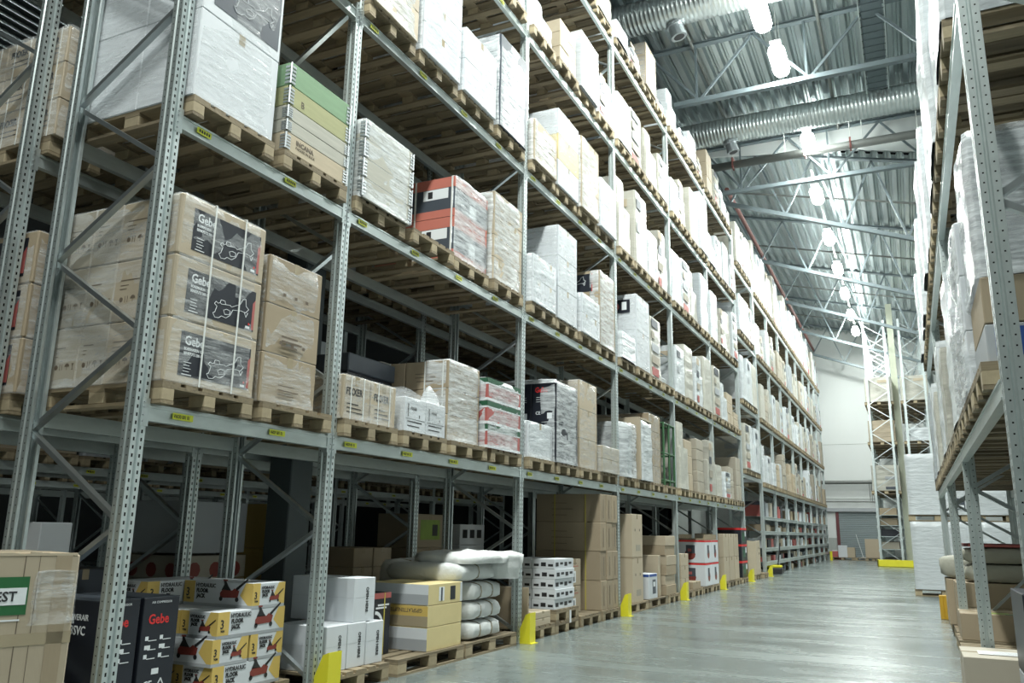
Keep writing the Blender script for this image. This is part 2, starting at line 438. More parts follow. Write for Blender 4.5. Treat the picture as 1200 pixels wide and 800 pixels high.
# ------------------------------------------------------------------ rack
POST = {}
def post_mesh(h, slots=True):
    key = (round(h, 2), slots)
    if key in POST: return POST[key]
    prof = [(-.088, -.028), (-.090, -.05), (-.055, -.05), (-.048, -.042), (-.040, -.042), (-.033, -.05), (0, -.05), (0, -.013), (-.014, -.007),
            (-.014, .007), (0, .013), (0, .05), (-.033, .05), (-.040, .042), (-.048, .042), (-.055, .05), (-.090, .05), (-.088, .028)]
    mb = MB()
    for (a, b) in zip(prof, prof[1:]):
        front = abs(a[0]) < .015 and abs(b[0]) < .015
        m = 'steel_painted_slots' if front else 'steel_dots'
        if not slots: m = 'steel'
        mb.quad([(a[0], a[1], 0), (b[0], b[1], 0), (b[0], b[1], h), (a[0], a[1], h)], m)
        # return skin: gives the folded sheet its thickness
        mb.quad([(a[0] - .002, a[1] * .955, 0), (a[0] - .002, a[1] * .955, h), (b[0] - .002, b[1] * .955, h), (b[0] - .002, b[1] * .955, 0)], 'dark_steel' if False else ('steel_painted_slots' if front and slots else 'steel'))
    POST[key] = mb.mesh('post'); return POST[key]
FOOT = MB().box(-.11, .02, -.075, .075, 0, .008, 'steel').box(-.1, .008, -.057, .057, .008, .06, 'steel').mesh('foot_plate')
BEAM = {}
def beam_mesh(L):
    k = round(L, 3)
    if k not in BEAM:
        mb = MB()
        mb.box(-.045, 0, 0, L, -.055, .04, 'beam'); mb.box(-.045, -.018, 0, L, .04, .058, 'beam')
        mb.box(0, .006, 0, L, -.055, -.043, 'beam'); mb.box(0, .006, 0, L, .028, .04, 'beam')
        BEAM[k] = mb.mesh('beam')
    return BEAM[k]
mb = MB(); mb.box(0, .006, -.045, .012, -.09, .085, 'steel'); mb.box(-.05, .006, .006, .012, -.09, .085, 'steel')
for z in (-.06, -.02, .03, .06): mb.tube((.006, -.03, z), (.014, -.03, z), .007, 'hinge', 6)
CONN = mb.mesh('beam_connector')
def rack(name, label, xf, side, us, levels, h, cat='pallet rack', depth=1.06, slots_near=99, group=None, low=(), braces=True, conn_to=12, nodes=(0.68, 1.17)):
    """side -1: rack runs back towards -x from its aisle face xf; +1 towards +x"""
    t = thing(name, label, cat, (xf, us[0], 0), 0, group)
    y0 = us[0]
    s = 1 if side < 0 else -1      # local mirror
    for u in us:
        pm = post_mesh(h, u < slots_near)
        p = put('post', pm, t, (0, u - y0, 0), (0, 0, 0 if side < 0 else math.pi)); put('foot_plate', FOOT, p)
        p = put('post', pm, t, (side * depth, u - y0, 0), (0, 0, math.pi if side < 0 else 0)); put('foot_plate', FOOT, p)
        if braces:
            z = nodes[0]; back = True; xa, xb = side * (depth - .05), side * .05
            zz = .12; prev = (xb, zz)
            seq = []
            zn = nodes[0]
            while zn < h - .05:
                seq.append((xa if back else xb, zn)); zn += nodes[1] / 2; back = not back
            for a, b in zip([prev] + seq, seq):
                m = MB(); m.bar((a[0], u - y0, a[1]), (b[0], u - y0, b[1]), .032, .045, 'brace', up=(0, 1, 0))
                m.build('brace', t)
    lv = [(z, 1) for z in levels] + [(z, 0) for z in low]
    for u, v in zip(us, us[1:]):
        L = v - u - .1
        for z, big in lv:
            for x, r in ((0, 0), (side * depth, 1)):
                flip = (r == 0) != (side < 0)
                b = put('beam', beam_mesh(L), t, (x - (side * -.004), u - y0 + .05, z), None)
                if flip: b.rotation_euler = (0, 0, math.pi); b.location = (x, v - y0 - .05, z)
                if u < conn_to and r == 0 and side < 0:
                    put('beam_connector', CONN, b, (0, 0, 0)); c = put('beam_connector', CONN, b, (0, L, 0)); c.scale = (1, -1, 1)
    return t

# ------------------------------------------------------------------ setting: floor, walls, roof
GX0, GX1 = -26.0, 9.0
struct('floor', MB().box(GX0, GX1, -8, 50.2, -.2, 0, 'floor'))
YG = 24.3            # gable between the near hall and the lower far hall
ZR = 13.06           # near roof underside
def zfar(x): return 12.06 - .235 * x
mb = MB()
def corrug(mb, xa, xb, ya, yb, zf, pitch=.33, dep=.12):
    x = xa
    while x < xb:
        for (a, b, za, zb) in ((0, .11, 0, 0), (.11, .155, 0, dep), (.155, .285, dep, dep), (.285, .33, dep, 0)):
            a *= pitch / .33; b *= pitch / .33
            if za == zb and za > 0:      # stiffening groove in the raised flat
                mid = (a + b) / 2
                for (p, q, zp, zq) in ((a, mid - .015, za, za), (mid - .015, mid, za, za - .02), (mid, mid + .015, za - .02, za), (mid + .015, b, za, za)):
                    mb.quad([(x + p, ya, zf(x + p) + zp), (x + p, yb, zf(x + p) + zp), (x + q, yb, zf(x + q) + zq), (x + q, ya, zf(x + q) + zq)], 'deck')
            else:
                mb.quad([(x + a, ya, zf(x + a) + za), (x + a, yb, zf(x + a) + za), (x + b, yb, zf(x + b) + zb), (x + b, ya, zf(x + b) + zb)], 'deck')
        x += pitch
corrug(mb, GX0, GX1, -8, YG, lambda x: ZR)
struct('ceiling', mb)
mb = MB(); corrug(mb, -6.3, GX1, YG, 50.2, zfar); struct('ceiling_far', mb)
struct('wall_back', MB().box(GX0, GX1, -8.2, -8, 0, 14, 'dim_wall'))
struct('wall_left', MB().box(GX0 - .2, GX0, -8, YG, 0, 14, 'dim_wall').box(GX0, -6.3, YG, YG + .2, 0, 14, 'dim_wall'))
struct('wall_left_far', MB().box(-6.5, -6.3, YG, 50.2, 0, 11.8, 'concrete_wall').box(-6.5, -6.3, YG, 50.2, 11.8, 14, 'grey_wall'))
struct('wall_right', MB().box(GX1, GX1 + .2, -8, 50.2, 0, 14, 'concrete_wall'))
mb = MB()
for x0, x1 in ((-6.3, -1.3), (-1.3, 3.85), (3.85, GX1)):
    i = len(mb.v)
    lo = lambda x: min(ZR, zfar(x) + .12)
    hi = lambda x: max(ZR + .15, zfar(x) + .35)
    mb.quad([(x0, YG, lo(x0)), (x1, YG, lo(x1)), (x1, YG, hi(x1)), (x0, YG, hi(x0))], 'concrete_wall')
    mb.quad([(x0, YG + .1, lo(x0)), (x0, YG + .1, hi(x0)), (x1, YG + .1, hi(x1)), (x1, YG + .1, lo(x1))], 'concrete_wall')
    mb.quad([(x0, YG, lo(x0)), (x0, YG + .1, lo(x0)), (x1, YG + .1, lo(x1)), (x1, YG, lo(x1))], 'concrete_wall')
struct('wall_gable', mb)
# end wall with the doorway
mb = MB()
mb.box(-6.3, -3.72, 50, 50.2, 1.15, 12, 'concrete_wall'); mb.box(-6.3, -3.72, 50, 50.2, 0, 1.15, 'grey_wall')
mb.box(-1.0, GX1, 50, 50.2, 0, 12, 'concrete_wall'); mb.box(-3.72, -1.0, 50, 50.2, 2.56, 12, 'concrete_wall')
mb.quad([(-6.3, 50, 12), (GX1, 50, 12), (GX1, 50, 12.05), (-6.3, 50, 13.6)], 'concrete_wall')
mb.box(-6.3, GX1, 49.985, 50, 6.3, 6.32, 'grey_wall'); mb.box(-6.3, GX1, 49.98, 50, 3.25, 3.3, 'grey_wall')
struct('wall_end', mb)
mb = MB(); mb.box(-6.3, -.9, 49.84, 49.98, 2.58, 2.78, 'grey_card'); struct('trim_1', mb)
o = thing('door_1', 'grey roller door in the end wall', 'door', (-3.86, 49.96, 0)); 
for k in ('label', 'category'): del o[k]
o['kind'] = 'structure'
mb = MB()
for i in range(26): mb.box(.14, 2.9, .06, .1, i * .1, i * .1 + .09, 'shutter', .008)
mb.build('door_panel', o)
MB().box(0, .16, -.04, .1, 0, 2.56, 'maroon').build('door_frame', o)
mb = MB(); mb.tube((-6.2, 49.7, 4.17), (3, 49.7, 4.17), .1, 'pipe', 12); tag(mb.build('wall_pipe'), 'long dark horizontal pipe high on the white end wall', 'pipe')
mb = MB(); mb.tube((-6.2, 49.8, 3.12), (-1.5, 49.8, 3.12), .04, 'pipe', 8)
for k in range(5): mb.tube((-5.4 + k * .9, 49.8, 3.12), (-5.4 + k * .9, 50.0, 3.12), .02, 'pipe', 6)
tag(mb.build('wall_rail'), 'thin dark rail fixed just above the roller door', 'rail')
t = thing('conduit_box', 'grey control box with conduits right of roller door', 'control box', (-2.0, 49.85, 3.3))
MB().box(.25, .55, -.15, .12, .1, .85, 'grey_card', .01).build('body', t)
for x in (0, .1, .2): MB().tube((x, 0, -.2), (x, 0, 1.0), .018, 'pipe', 6).build('conduit', t)

# ------------------------------------------------------------------ roof steel
def truss(name, label, Y, top, bot, tops, bots, x0, x1, xb0, xb1, posts=False, group=None):
    t = thing(name, label, 'roof truss', (0, Y, 0), 0, group)
    mb = MB()
    for dx in (0,):
        mb.bar((x0, 0, top(x0) + .07), (x1, 0, top(x1) + .07), .16, .012, 'truss'); mb.bar((x0, 0, top(x0) + .01), (x1, 0, top(x1) + .01), .16, .014, 'truss')
        mb.bar((x0, 0, top(x0) + .04), (x1, 0, top(x1) + .04), .02, .07, 'truss')
    mb.build('top_chord', t)
    mb = MB(); mb.bar((xb0, 0, bot(xb0)), (xb1, 0, bot(xb1)), .12, .11, 'truss'); mb.bar((xb0, 0, bot(xb0) - .06), (xb1, 0, bot(xb1) - .06), .15, .012, 'truss')
    mb.build('bottom_chord', t)
    pts = sorted([(x, 1) for x in tops] + [(x, 0) for x in bots])
    for (a, ta), (b, tb) in zip(pts, pts[1:]):
        if ta == tb: continue
        za = top(a) if ta else bot(a); zb = top(b) if tb else bot(b)
        MB().bar((a, 0, za), (b, 0, zb), .055, .055, 'truss', up=(0, 1, 0)).build('diagonal', t)
    if posts:
        for x in bots: MB().bar((x - .06, 0, bot(x)), (x - .06, 0, top(x)), .05, .05, 'truss').build('post', t)
    return t
nt_ = lambda x: ZR - .09; nb_ = lambda x: 11.5
tops = [-5.05 + 2.53 * k for k in range(6)]; bots = [-3.83 + 2.53 * k for k in range(5)]
truss('roof_truss', 'horizontal grey roof truss nearest the camera, above the ducts', 18.2, nt_, nb_, tops, bots, -20, GX1, -4.45, GX1, True)
truss('roof_truss', 'horizontal roof truss in front of the white gable panel', 24.05, nt_, nb_, [x + .05 for x in tops], [x for x in bots], -20, GX1, -4.45, GX1, True)
truss('roof_truss', 'roof truss above the near aisle behind the first duct', 12.2, nt_, nb_, tops, bots, -20, GX1, -4.45, GX1, True)
MB().bar((-12, 15.35, ZR - .06), (GX1, 15.35, ZR - .06), .14, .16, 'truss').build('roof_purlin')
tag(bpy.data.objects['roof_purlin'], 'dark purlin under roof sheet above first round duct', 'purlin')
names = ['first', 'second', 'third', 'fourth', 'fifth']
for i, Y in enumerate((24.6, 30.6, 36.6, 42.6, 48.6)):
    tp = [-5.16 + 1.64 * k for k in range(8)]; bt = [-4.64 + 1.64 * k + .28 for k in range(7)]
    truss('sloping_roof_truss', f'sloping grey roof truss in far hall, {names[i]} beyond the gable', Y, lambda x: zfar(x) - .09, lambda x: 9.72 - .37 * x,
          tp, bt, -6.2, GX1 - .2, -4.9, 6.6, False)
    if i < 4:
        mb = MB(); a, b = (-6.1, GX1 - .2)
        mb.tube((a, Y + 3, zfar(a) - .2), (b, Y + 3, zfar(b) - .2), .035, 'pipe', 8)
        tag(mb.build('sprinkler_pipe'), f'thin dark sprinkler pipe following far roof slope, {names[i]} beyond the gable', 'pipe', None)
mb = MB(); mb.tube((-4.42, YG + .2, 11.8), (-4.42, 49.9, 11.8), .07, 'redpipe', 10)
tag(mb.build('main_pipe'), 'red-brown pipe running lengthwise high above far left rack', 'pipe')
for x, lb in ((-1.03, 'dark pipe under near roof above the middle of aisle'), (-3.95, 'dark pipe under near roof above left rack edge')):
    mb = MB(); mb.tube((x, 10, ZR - .12), (x, 24.0, ZR - .12), .04, 'pipe', 8); tag(mb.build('ceiling_pipe'), lb, 'pipe')
t = thing('cross_pipe', 'thick dark pipe crossing below the gable with red clamps', 'pipe', (0, 23.4, 12.08))
MB().tube((-5.6, 0, 0), (GX1 - .1, 0, 0), .12, 'pipe', 14).build('pipe', t, smooth=True)
for x in (-4.0, -1.95, -.72): MB().box(x - .025, x + .025, -.13, .13, -.13, .2, 'redpipe').build('clamp', t)
for x in (-4.0, -2.5, -1.95, -.72, -.4, 1.0): MB().tube((x, 0, .1), (x, 0, .95), .014, 'strap', 6).build('hanger_rod', t)

def duct(Y, z, label, r, noz):
    t = thing('round_duct', label, 'air duct', (0, Y, z))
    mb = MB(); x = -9.0; n = 28; rows = []
    while x < GX1 - .05:
        rows.append((x, r)); rows.append((x + .012, r + .008)); rows.append((x + .024, r)); x += .1
    for (x, rr) in rows:
        for k in range(n):
            a = 2 * math.pi * k / n; mb.v.append((x + .1 * k / n, rr * math.cos(a), rr * math.sin(a)))
    mi = mb.mi('duct')
    for i in range(len(rows) - 1):
        for k in range(n):
            j = (k + 1) % n
            if j == 0: continue
            mb.f.append((i * n + k, i * n + j, (i + 1) * n + j, (i + 1) * n + k)); mb.m.append(mi)
        if i + 3 < len(rows):
            mb.f.append((i * n + n - 1, (i + 3) * n, (i + 4) * n if i + 4 < len(rows) else (i + 3) * n + 0, (i + 1) * n + n - 1)) if i + 4 < len(rows) else mb.f.append((i * n + n - 1, (i + 3) * n, (i + 1) * n + n - 1)); mb.m.append(mi)
    mb.build('pipe', t, smooth=True)
    for x in noz:
        mb = MB(); a = Vector((.25, .1, -.96)).normalized(); p = Vector((x, 0, 0)) + a * (r - .05)
        mb.tube(p, p + a * .34, .16, 'hinge', 20); mb.tube(p + a * .05, p + a * .12, .20, 'hinge', 20); mb.tube(p + a * .30, p + a * .38, .175, 'hinge', 20)
        mb.tube(p + a * .38, p + a * .384, .12, 'ink', 20)  # black disc painted in for the shaded inside of the nozzle mouth
        mb.build('nozzle', t, smooth=False)
    for x in (-6.5, -2.2, 2.1, 6.4): MB().bar((x, 0, r), (x, 0, ZR - z), .03, .006, 'strap').build('hanger', t)
    for x in (-5.0, -1.1): 
        MB().tube((x, 0, 0), (x + .05, 0, 0), r + .012, 'duct', 28).build('joint_ring', t)
duct(16.0, 12.60, 'round ribbed metal duct nearest the camera, top of picture', .36, (-3.95,))
duct(22.2, 12.61, 'round ribbed metal duct in front of the white gable', .36, (-3.95,))

t = thing('cable_tray', 'wire cable ladder running lengthwise under near roof', 'cable tray', (0, 0, 12.75))
for x in (-.17, .36): MB().box(x - .012, x + .012, 8, 21.75, -.04, .04, 'steel').build('side_rail', t)
mb = MB()
y = 8.1
while y < 21.7: mb.box(-.16, .35, y - .008, y + .008, -.03, -.015, 'dark_steel'); y += .3
o = mb.build('rungs', t); o.name = 'rung_grid'
mb = MB(); mb.box(-.12, .32, 8.2, 21.7, -.012, .0, 'dark_steel'); mb.build('tray_bottom', t)
for i in range(5): MB().tube((.02 + .04 * i, 8.2, .012), (.02 + .05 * i - .08, 21.7, .012), .012, 'ink', 6).build('cable', t)
for y in (9, 12, 15, 18, 21): MB().box(-.17, .36, y - .015, y + .015, .04, .07, 'steel').build('crossbar', t)

# lamps
def lamp(x, y, z, label, power, group, L=1.25, glow=True):
    t = thing('high_bay_lamp', label, 'lamp', (x, y, z), 0, group)
    mb = MB(); mb.box(-.12, .12, -L / 2, L / 2, .03, .06, 'lamp_body', .01); mb.box(-.1, .1, -L / 2 + .1, L / 2 - .1, .05, .12, 'lamp_body', .01); mb.build('housing', t)
    mb = MB(); n_ = 16; prof = [(-L / 2, .02), (-L / 2 + .03, .10), (-L / 2 + .10, .16), (-L / 2 + .2, .185), (L / 2 - .2, .185), (L / 2 - .10, .16), (L / 2 - .03, .10), (L / 2, .02)]; mi_ = mb.mi('lamp_glow')
    for (yy, rr) in prof: mb.v += [(rr * math.cos(2 * math.pi * q / n_), yy, -.12 + .8 * rr * math.sin(2 * math.pi * q / n_)) for q in range(n_)]
    for a_ in range(len(prof) - 1):
        for q in range(n_): mb.f.append((a_ * n_ + q, a_ * n_ + (q + 1) % n_, (a_ + 1) * n_ + (q + 1) % n_, (a_ + 1) * n_ + q)); mb.m.append(mi_)
    mb.f += [tuple(range(n_))[::-1], tuple((len(prof) - 1) * n_ + q for q in range(n_))]; mb.m += [mi_] * 2
    mb.build('diffuser', t, smooth=True)
    ztop = (ZR if y < YG else zfar(x)) - z
    for yy in (-.3, .3): MB().tube((0, yy, .1), (0, yy, ztop), .006, 'strap', 5).build('hanger_wire', t)
    ld = bpy.data.lights.new('lamp_light', 'AREA'); ld.shape = 'RECTANGLE'; ld.size = .36; ld.size_y = L - .1; ld.energy = power; ld.color = LAMP_COL
    lo = bpy.data.objects.new('lamp_light', ld); C.objects.link(lo); lo.parent = t; lo.location = (0, 0, -.30)
    return t
lw = ['first', 'second', 'third', 'fourth', 'fifth', 'sixth', 'seventh']
for i, (x, y, z) in enumerate(((-2.0, 15.7, 11.9), (-1.9, 17.75, 11.95), (-1.8, 23.05, 12.3))):
    lamp(x, y, z, f'bright lamp under near roof, {lw[i]} of three from the camera', LAMP_W * (.8 if i < 2 else 1), 'near hall lamps')
for i, y in enumerate((-3.5, 1.0, 5.5, 10.5)):
    lamp(-1.95, y, 12, f'bright lamp under near roof above the camera, {lw[i]} in line', LAMP_W * 1.9, 'near hall lamps overhead')
for i, y in enumerate((26, 30.2, 34.1, 38, 42, 45.6)):
    lamp(-1.9, y, 11.88, f'bright lamp under sloping far roof, {lw[i]} beyond the gable', LAMP_W, 'far hall lamps', 1.2)
t = thing('lamp_rail', 'thin lighting rail joining the lamps under far roof', 'rail', (-1.9, 0, 12.02))
MB().box(-.03, .03, 24.6, 47.5, 0, .05, 'lamp_body').build('rail', t)
for i, (x, y) in enumerate(((5.6, 19.5), (4.0, 27), (4.0, 38))):
    lamp(x, y, 10.7 if i else 11.8, ['lamp above the near hall right of the right rack', 'lamp above far hall right side, nearer of two', 'lamp above far hall right side, farther of two'][i], LAMP_W * .5, 'lamps over other aisles')

# ------------------------------------------------------------------ racks
U = [3.54 - 1.89, 3.54, 5.43, 9.13, 12.83, 16.53, 20.23, 23.93]
LV = [1.95, 3.93, 5.89, 7.92, 9.95]
XF = -4.24
R1 = rack('pallet_rack', 'long galvanised pallet rack along left side of aisle', XF, -1, U[1:], LV, 10.25, nodes=(.68, 1.18), slots_near=15)
R2 = rack('pallet_rack', 'galvanised pallet rack standing back to back behind left rack', -5.72, -1, U[1:], LV[:4], 10.2, slots_near=10, conn_to=6)
UT = [24.03, 27.4]
R1t = rack('pallet_rack', 'rack bay bridging gap between near and far left racks', XF, -1, [24.03, 27.3], [2.9, 4.93, 7.0, 9.15], 10.3, slots_near=0, conn_to=0)
UF = [27.42, 30.25, 33.1, 35.9, 38.7, 41.5, 44.2, 46.6, 49.1]
LF = [2.7, 4.78, 6.9, 9.05]; LFl = [.37, .80, 1.32, 1.78]
R1f = rack('pallet_rack', 'distant left rack with low shelves, reaching the end wall', XF, -1, UF, LF, 10.2, slots_near=0, conn_to=0, low=LFl)
UR = [4.3, 8.0, 11.7, 15.4]
XR = .42
RR = rack('pallet_rack', 'pallet rack on right edge of picture beside the aisle', XR, 1, UR, [1.95, 3.93], 6.0, slots_near=12, nodes=(1.095, 1.17))
R3 = rack('pallet_rack', 'dim pallet rack across the next aisle, seen between posts', -10.05, -1, [2.0, 5.7, 9.4, 13.1, 16.8, 20.5], [1.95, 3.93], 5.2, slots_near=0, conn_to=0)
R4 = rack('pallet_rack', 'dim pallet rack beyond, second row across next aisle', -14.15, -1, [4.0, 7.7, 11.4, 15.1, 18.8, 22.5], [1.95], 3.4, slots_near=0, conn_to=0)
R5 = rack('pallet_rack', 'dim pallet rack farthest left, third row across aisles', -18.3, -1, [6.0, 9.7, 13.4, 17.1, 20.8], [1.95], 3.4, slots_near=0, conn_to=0)
# frames standing across the end of the far hall
XL = -1.46
def lattice(name, label, x0, levels):
    t = thing(name, label, 'pallet rack', (x0, 40, 0))
    pm = post_mesh(10.9, False)
    ys = (0, 2.7, 5.4, 8.1)
    for y in ys:
        for x, r in ((.05, math.pi / 2 * 3), (1.0, math.pi / 2)):
            put('post', pm, t, (x, y, 0), (0, 0, 0 if x > .5 else math.pi))
        z = .2; k = 0
        while z < 10.3:
            a, b = (.08, .97) if k % 2 else (.97, .08)
            MB().bar((a, y, z), (b, y, z + .62), .03, .04, 'brace', up=(0, 1, 0)).build('brace', t); z += .62; k += 1
    for y in ys[:-1]:
        for z in levels:
            for x in (.05, 1.0): MB().box(x - .025, x + .025, y + .05, y + 2.65, z - .06, z + .05, 'beam').build('beam', t)
    for z in [q for q in levels if q < 2.3]:
        MB().box(.05, 1.0, .0, 8.1, z + .05, z + .07, 'steel').build('shelf_board', t)
    return t
LL = [.67, 1.21, 1.68, 2.12, 3.05, 5.2, 7.0]
lattice('pallet_rack', 'tall braced rack end facing aisle, left one of two by roller door', -1.46, LL)
lattice('pallet_rack', 'tall braced rack end facing aisle, right one of two', .02, LL[4:])
mb = MB()
mb.box(-1.52, .62, 39.72, 39.76, .02, .30, 'yellow', .006); mb.box(-1.52, -1.47, 39.72, 40.3, .02, .30, 'yellow', .006); mb.box(.57, .62, 39.72, 40.3, .0, .30, 'yellow', .006); mb.box(-1.5, .6, 39.76, 39.9, 0, .02, 'yellow')
tag(mb.build('rack_end_guard'), 'long low yellow steel guard at foot of braced rack end', 'guard')
MB().box(-.36, -.1, 41.0, 41.3, 0, 11.9, 'cream_column').build('building_column')
tag(bpy.data.objects['building_column'], 'pale column standing between the two braced rack ends', 'column')
mb = MB(); mb.box(-5.66, -5.38, 6.30, 6.62, 0, ZR, 'column', .01); tag(mb.build('building_column'), 'dark roof column rising between back-to-back left racks', 'column')

# beam labels
lab_i = 0
LABTXT = ['V6030 001 01', 'V6029 001 01', 'V6028 001 01', 'V6027 001 01', 'V6026 001 01', 'V6025 001 01']
def beam_label(rk, xf, y, z, near, side=-1):
    global lab_i
    x = .0015 + .006 if side < 0 else -.0075
    mb = MB(); wd = .17 if near else .13
    mb.box(min(x, x + .001), max(x, x + .001), 0, wd, -.02, .022, 'label_y')
    if not near:
        for k in range(5): mb.box(x + .001, x + .0018, .02 + k * .021, .033 + k * .021, -.01, .012, 'ink')
    o = mb.build('beam_label', rk, (0, y - rk.location.y, z - .002))
    if near and side < 0:
        text(LABTXT[lab_i % 6], .033, (x + .0012, .008, -.010), 'x', 'ink', o, 'label_number', bold=.0006, sx=.72); lab_i += 1
def slots(u, v, n=4):
    if v - u < 2.2: return [u + .08 + .9 * i for i in range(2)]
    if n == 3 or v - u < 3.3:
        st = (v - u - .1) / 3; return [u + .08 + (st) * i + (st - .8) / 2 - .02 for i in range(3)]
    return [u + .06 + .885 * i for i in range(4)]
for bi in range(1, 7):
    for li, z in enumerate(LV[:3] if bi > 2 else LV[:4]):
        if li > 1 and bi > 4: continue
        for y in slots(U[bi], U[bi + 1]):
            if li == 0 and bi == 1 and y > 4: pass
            beam_label(R1, XF, y + (.1 if bi > 1 or li else .16), z, li == 0 and bi < 3)

# yellow guards at the post feet
gw = ['first', 'second', 'third', 'fourth', 'fifth', 'sixth', 'seventh']
gm = MB()
gm.box(.10, .106, -.08, .08, 0, .34, 'yellow')
for y in (-.08, .074):
    i = len(gm.v); k = gm.mi('yellow')
    for yy in (y, y + .006):
        gm.v += [(.1, yy, 0), (-.02, yy, 0), (-.02, yy, .16), (.05, yy, .32), (.1, yy, .34)]
    gm.f += [(i, i + 1, i + 2, i + 3, i + 4), (i + 9, i + 8, i + 7, i + 6, i + 5)] + [(i + a, i + (a + 1) % 5, i + 5 + (a + 1) % 5, i + 5 + a) for a in range(5)]
    gm.m += [k] * 7
gm.box(.106, .14, -.08, .08, 0, .008, 'yellow')
gme = gm.mesh('post_guard')
for i, u in enumerate(U[2:8] + [27.42]):
    o = put('post_guard', gme, None, (XF + .06, u, 0)); tag(o, f'yellow steel post guard, {gw[i]} along the left rack', 'post guard', 'yellow guards along left rack')
o = put('post_guard', gme, None, (XF + .06, 24.05 + .15, 0)); o.location.y = 24.22; o.scale = (.8, .6, 1); tag(o, 'narrow yellow guard beside the rack gap on left', 'post guard')
MB().box(-.03, .03, -.06, .06, 0, .37, 'orange', .008).box(.03, .09, -.06, .06, 0, .37, 'orange', .008).build('post_guard', None, (.31, 15.35, 0))
tag([o for o in bpy.data.objects if o.name.startswith('post_guard')][-1], 'orange-yellow post guard at foot of farthest right rack post', 'post guard')
for o in bpy.data.objects:
    if o.name.startswith('post_guard') and 'label' not in o: tag(o, 'orange-yellow post guard at foot of farthest right rack post', 'post guard')

# ------------------------------------------------------------------ loads
rng = random.Random(5)
def load(name, label, x, y, z, w, d, h, cat='pallet load', group=None, ny=2, nx=2, nz=3, m='kraft', film='film', seed=0, amp=.012, layers=None, tape='tape', straps=False, gap=.004, hump=0., jitter=.0):
    t = thing(name, label, cat, (x, y, z), 0, group)
    cw, cd, chh = w / ny, d / nx, h / nz
    r = random.Random(seed)
    for k in range(nz):
        for i in range(nx):
            for j in range(ny):
                if i > 0 and j > 0: continue
                mm = m[k % len(m)] if isinstance(m, (list, tuple)) else m
                put('carton', carton_mesh(round(cd - gap, 3), round(cw - gap, 3), round(chh - .002, 3), mm, tape), t,
                    (-i * cd + r.uniform(-jitter, 0), j * cw + r.uniform(0, gap), k * chh))
    if film: put('stretch_film', film_mesh(w, d, h, film, amp, seed, 12, 12, max(10, nz * 4), layers if layers is not None else nz, hump=hump), t)
    if straps:
        for yy in (w * .28, w * .72): MB().box(.003, .006, yy - .007, yy + .007, 0, h, 'strap').box(-d, .006, yy - .007, yy + .007, h, h + .003, 'strap').build('strap', t)
    return t

FARV = {}
def far_mesh(kind, v):
    """one light-weight wrapped load per kind and variant, 0.8 x 1.15 x 1"""
    key = (kind, v)
    if key in FARV: return FARV[key]
    m = {'white': 'film_dense', 'grey': 'film_grey', 'cream': 'cream_load', 'kraft': 'kraft_l', 'brown': 'kraft_g'}[kind]
    r = random.Random(hash(kind) % 7 + v * 13 if False else len(kind) * 5 + v * 13)
    mb = MB(); lay = r.choice((2, 3, 4, 5)); z = 0
    for k in range(lay):
        hh = 1.0 / lay; ins = r.uniform(0, .02)
        cols = r.choice((1, 2, 2, 3)); 
        for j in range(cols):
            w0 = j * .8 / cols; w1 = (j + 1) * .8 / cols
            top = 1.0 if k < lay - 1 or cols == 1 else 1.0 - r.choice((0, 0, .04, .12))
            mb.chbox(-1.15 + ins, -ins + r.uniform(-.01, .0), w0 + .002 + ins * (j == 0), w1 - .002 - ins * (j == cols - 1), z, (z + hh) * top, m, .012)
        z += hh
    if kind in ('white', 'cream') and v % 2 == 0:
        for k in range(lay):
            zc = (k + .5) / lay
            if r.random() < .6: plate('x', .1, .3, zc - .05, zc + .04, .0, r.choice(('ink_brown', 'grey_card', 'red_card', 'grey_card')), mb)
            if r.random() < .5: plate('y', -.5, -.2, zc - .05, zc + .04, .0, r.choice(('ink_brown', 'grey_card', 'navy_card')), mb)
    if kind in ('white', 'grey', 'cream'):
        fm = film_mesh(.8, 1.15, 1.0, m, .014, v * 3 + len(kind), 6, 6, 10, lay)
        me = mb.mesh('load')
        bm = bmesh.new(); bm.from_mesh(fm); mi = len(me.materials)
        # merge film skin over the cartons, keep printed plates proud
        bmesh.ops.scale(bm, vec=(1, 1, 1), verts=bm.verts)
        bm2 = bmesh.new(); bm2.from_mesh(fm); bm2.free()
        mb2 = MB(); mb2.v = [tuple(q.co) for q in bm.verts]; bm.verts.index_update()
        mb2.f = [tuple(q.index for q in f.verts) for f in bm.faces]; mb2.m = [mb2.mi(m)] * len(mb2.f); bm.free()
        if v % 3 == 1:
            mb2 = MB()
            for (y0_, w_, z1_, sd) in ((0, .8, .62, 1), (.0 if v == 1 else .30, .5, 1.0, 2)):
                f2 = film_mesh(w_, 1.1 if sd == 1 else .9, z1_, m, .016, v * 3 + sd, 5, 6, 8, 2 if sd == 1 else 4)
                i0 = len(mb2.v); mb2.v += [(q.co.x - (.0 if sd == 1 else .03), q.co.y + y0_, q.co.z) for q in f2.vertices]
                mb2.f += [tuple(i0 + q for q in p_.vertices) for p_ in f2.polygons]; mb2.m += [mb2.mi(m)] * len(f2.polygons)
        if v % 2 == 0 and kind != 'grey':
            rr = random.Random(v)
            for k in range(lay):
                zc = (k + .5) / lay
                if rr.random() < .85: plate('x', .06, .06 + rr.uniform(.15, .6), zc - .07, zc + .06, .012, rr.choice(('kraft_l', 'grey_card', 'kraft_g', 'red_card', 'navy_card')), mb2, .006)
                if rr.random() < .6: plate('y', -.6, -.15, zc - .06, zc + .05, -.012, rr.choice(('kraft_l', 'grey_card', 'navy_card')), mb2, .006)
        FARV[key] = mb2.mesh('load', smooth=False)
    else: FARV[key] = mb.mesh('load')
    return FARV[key]
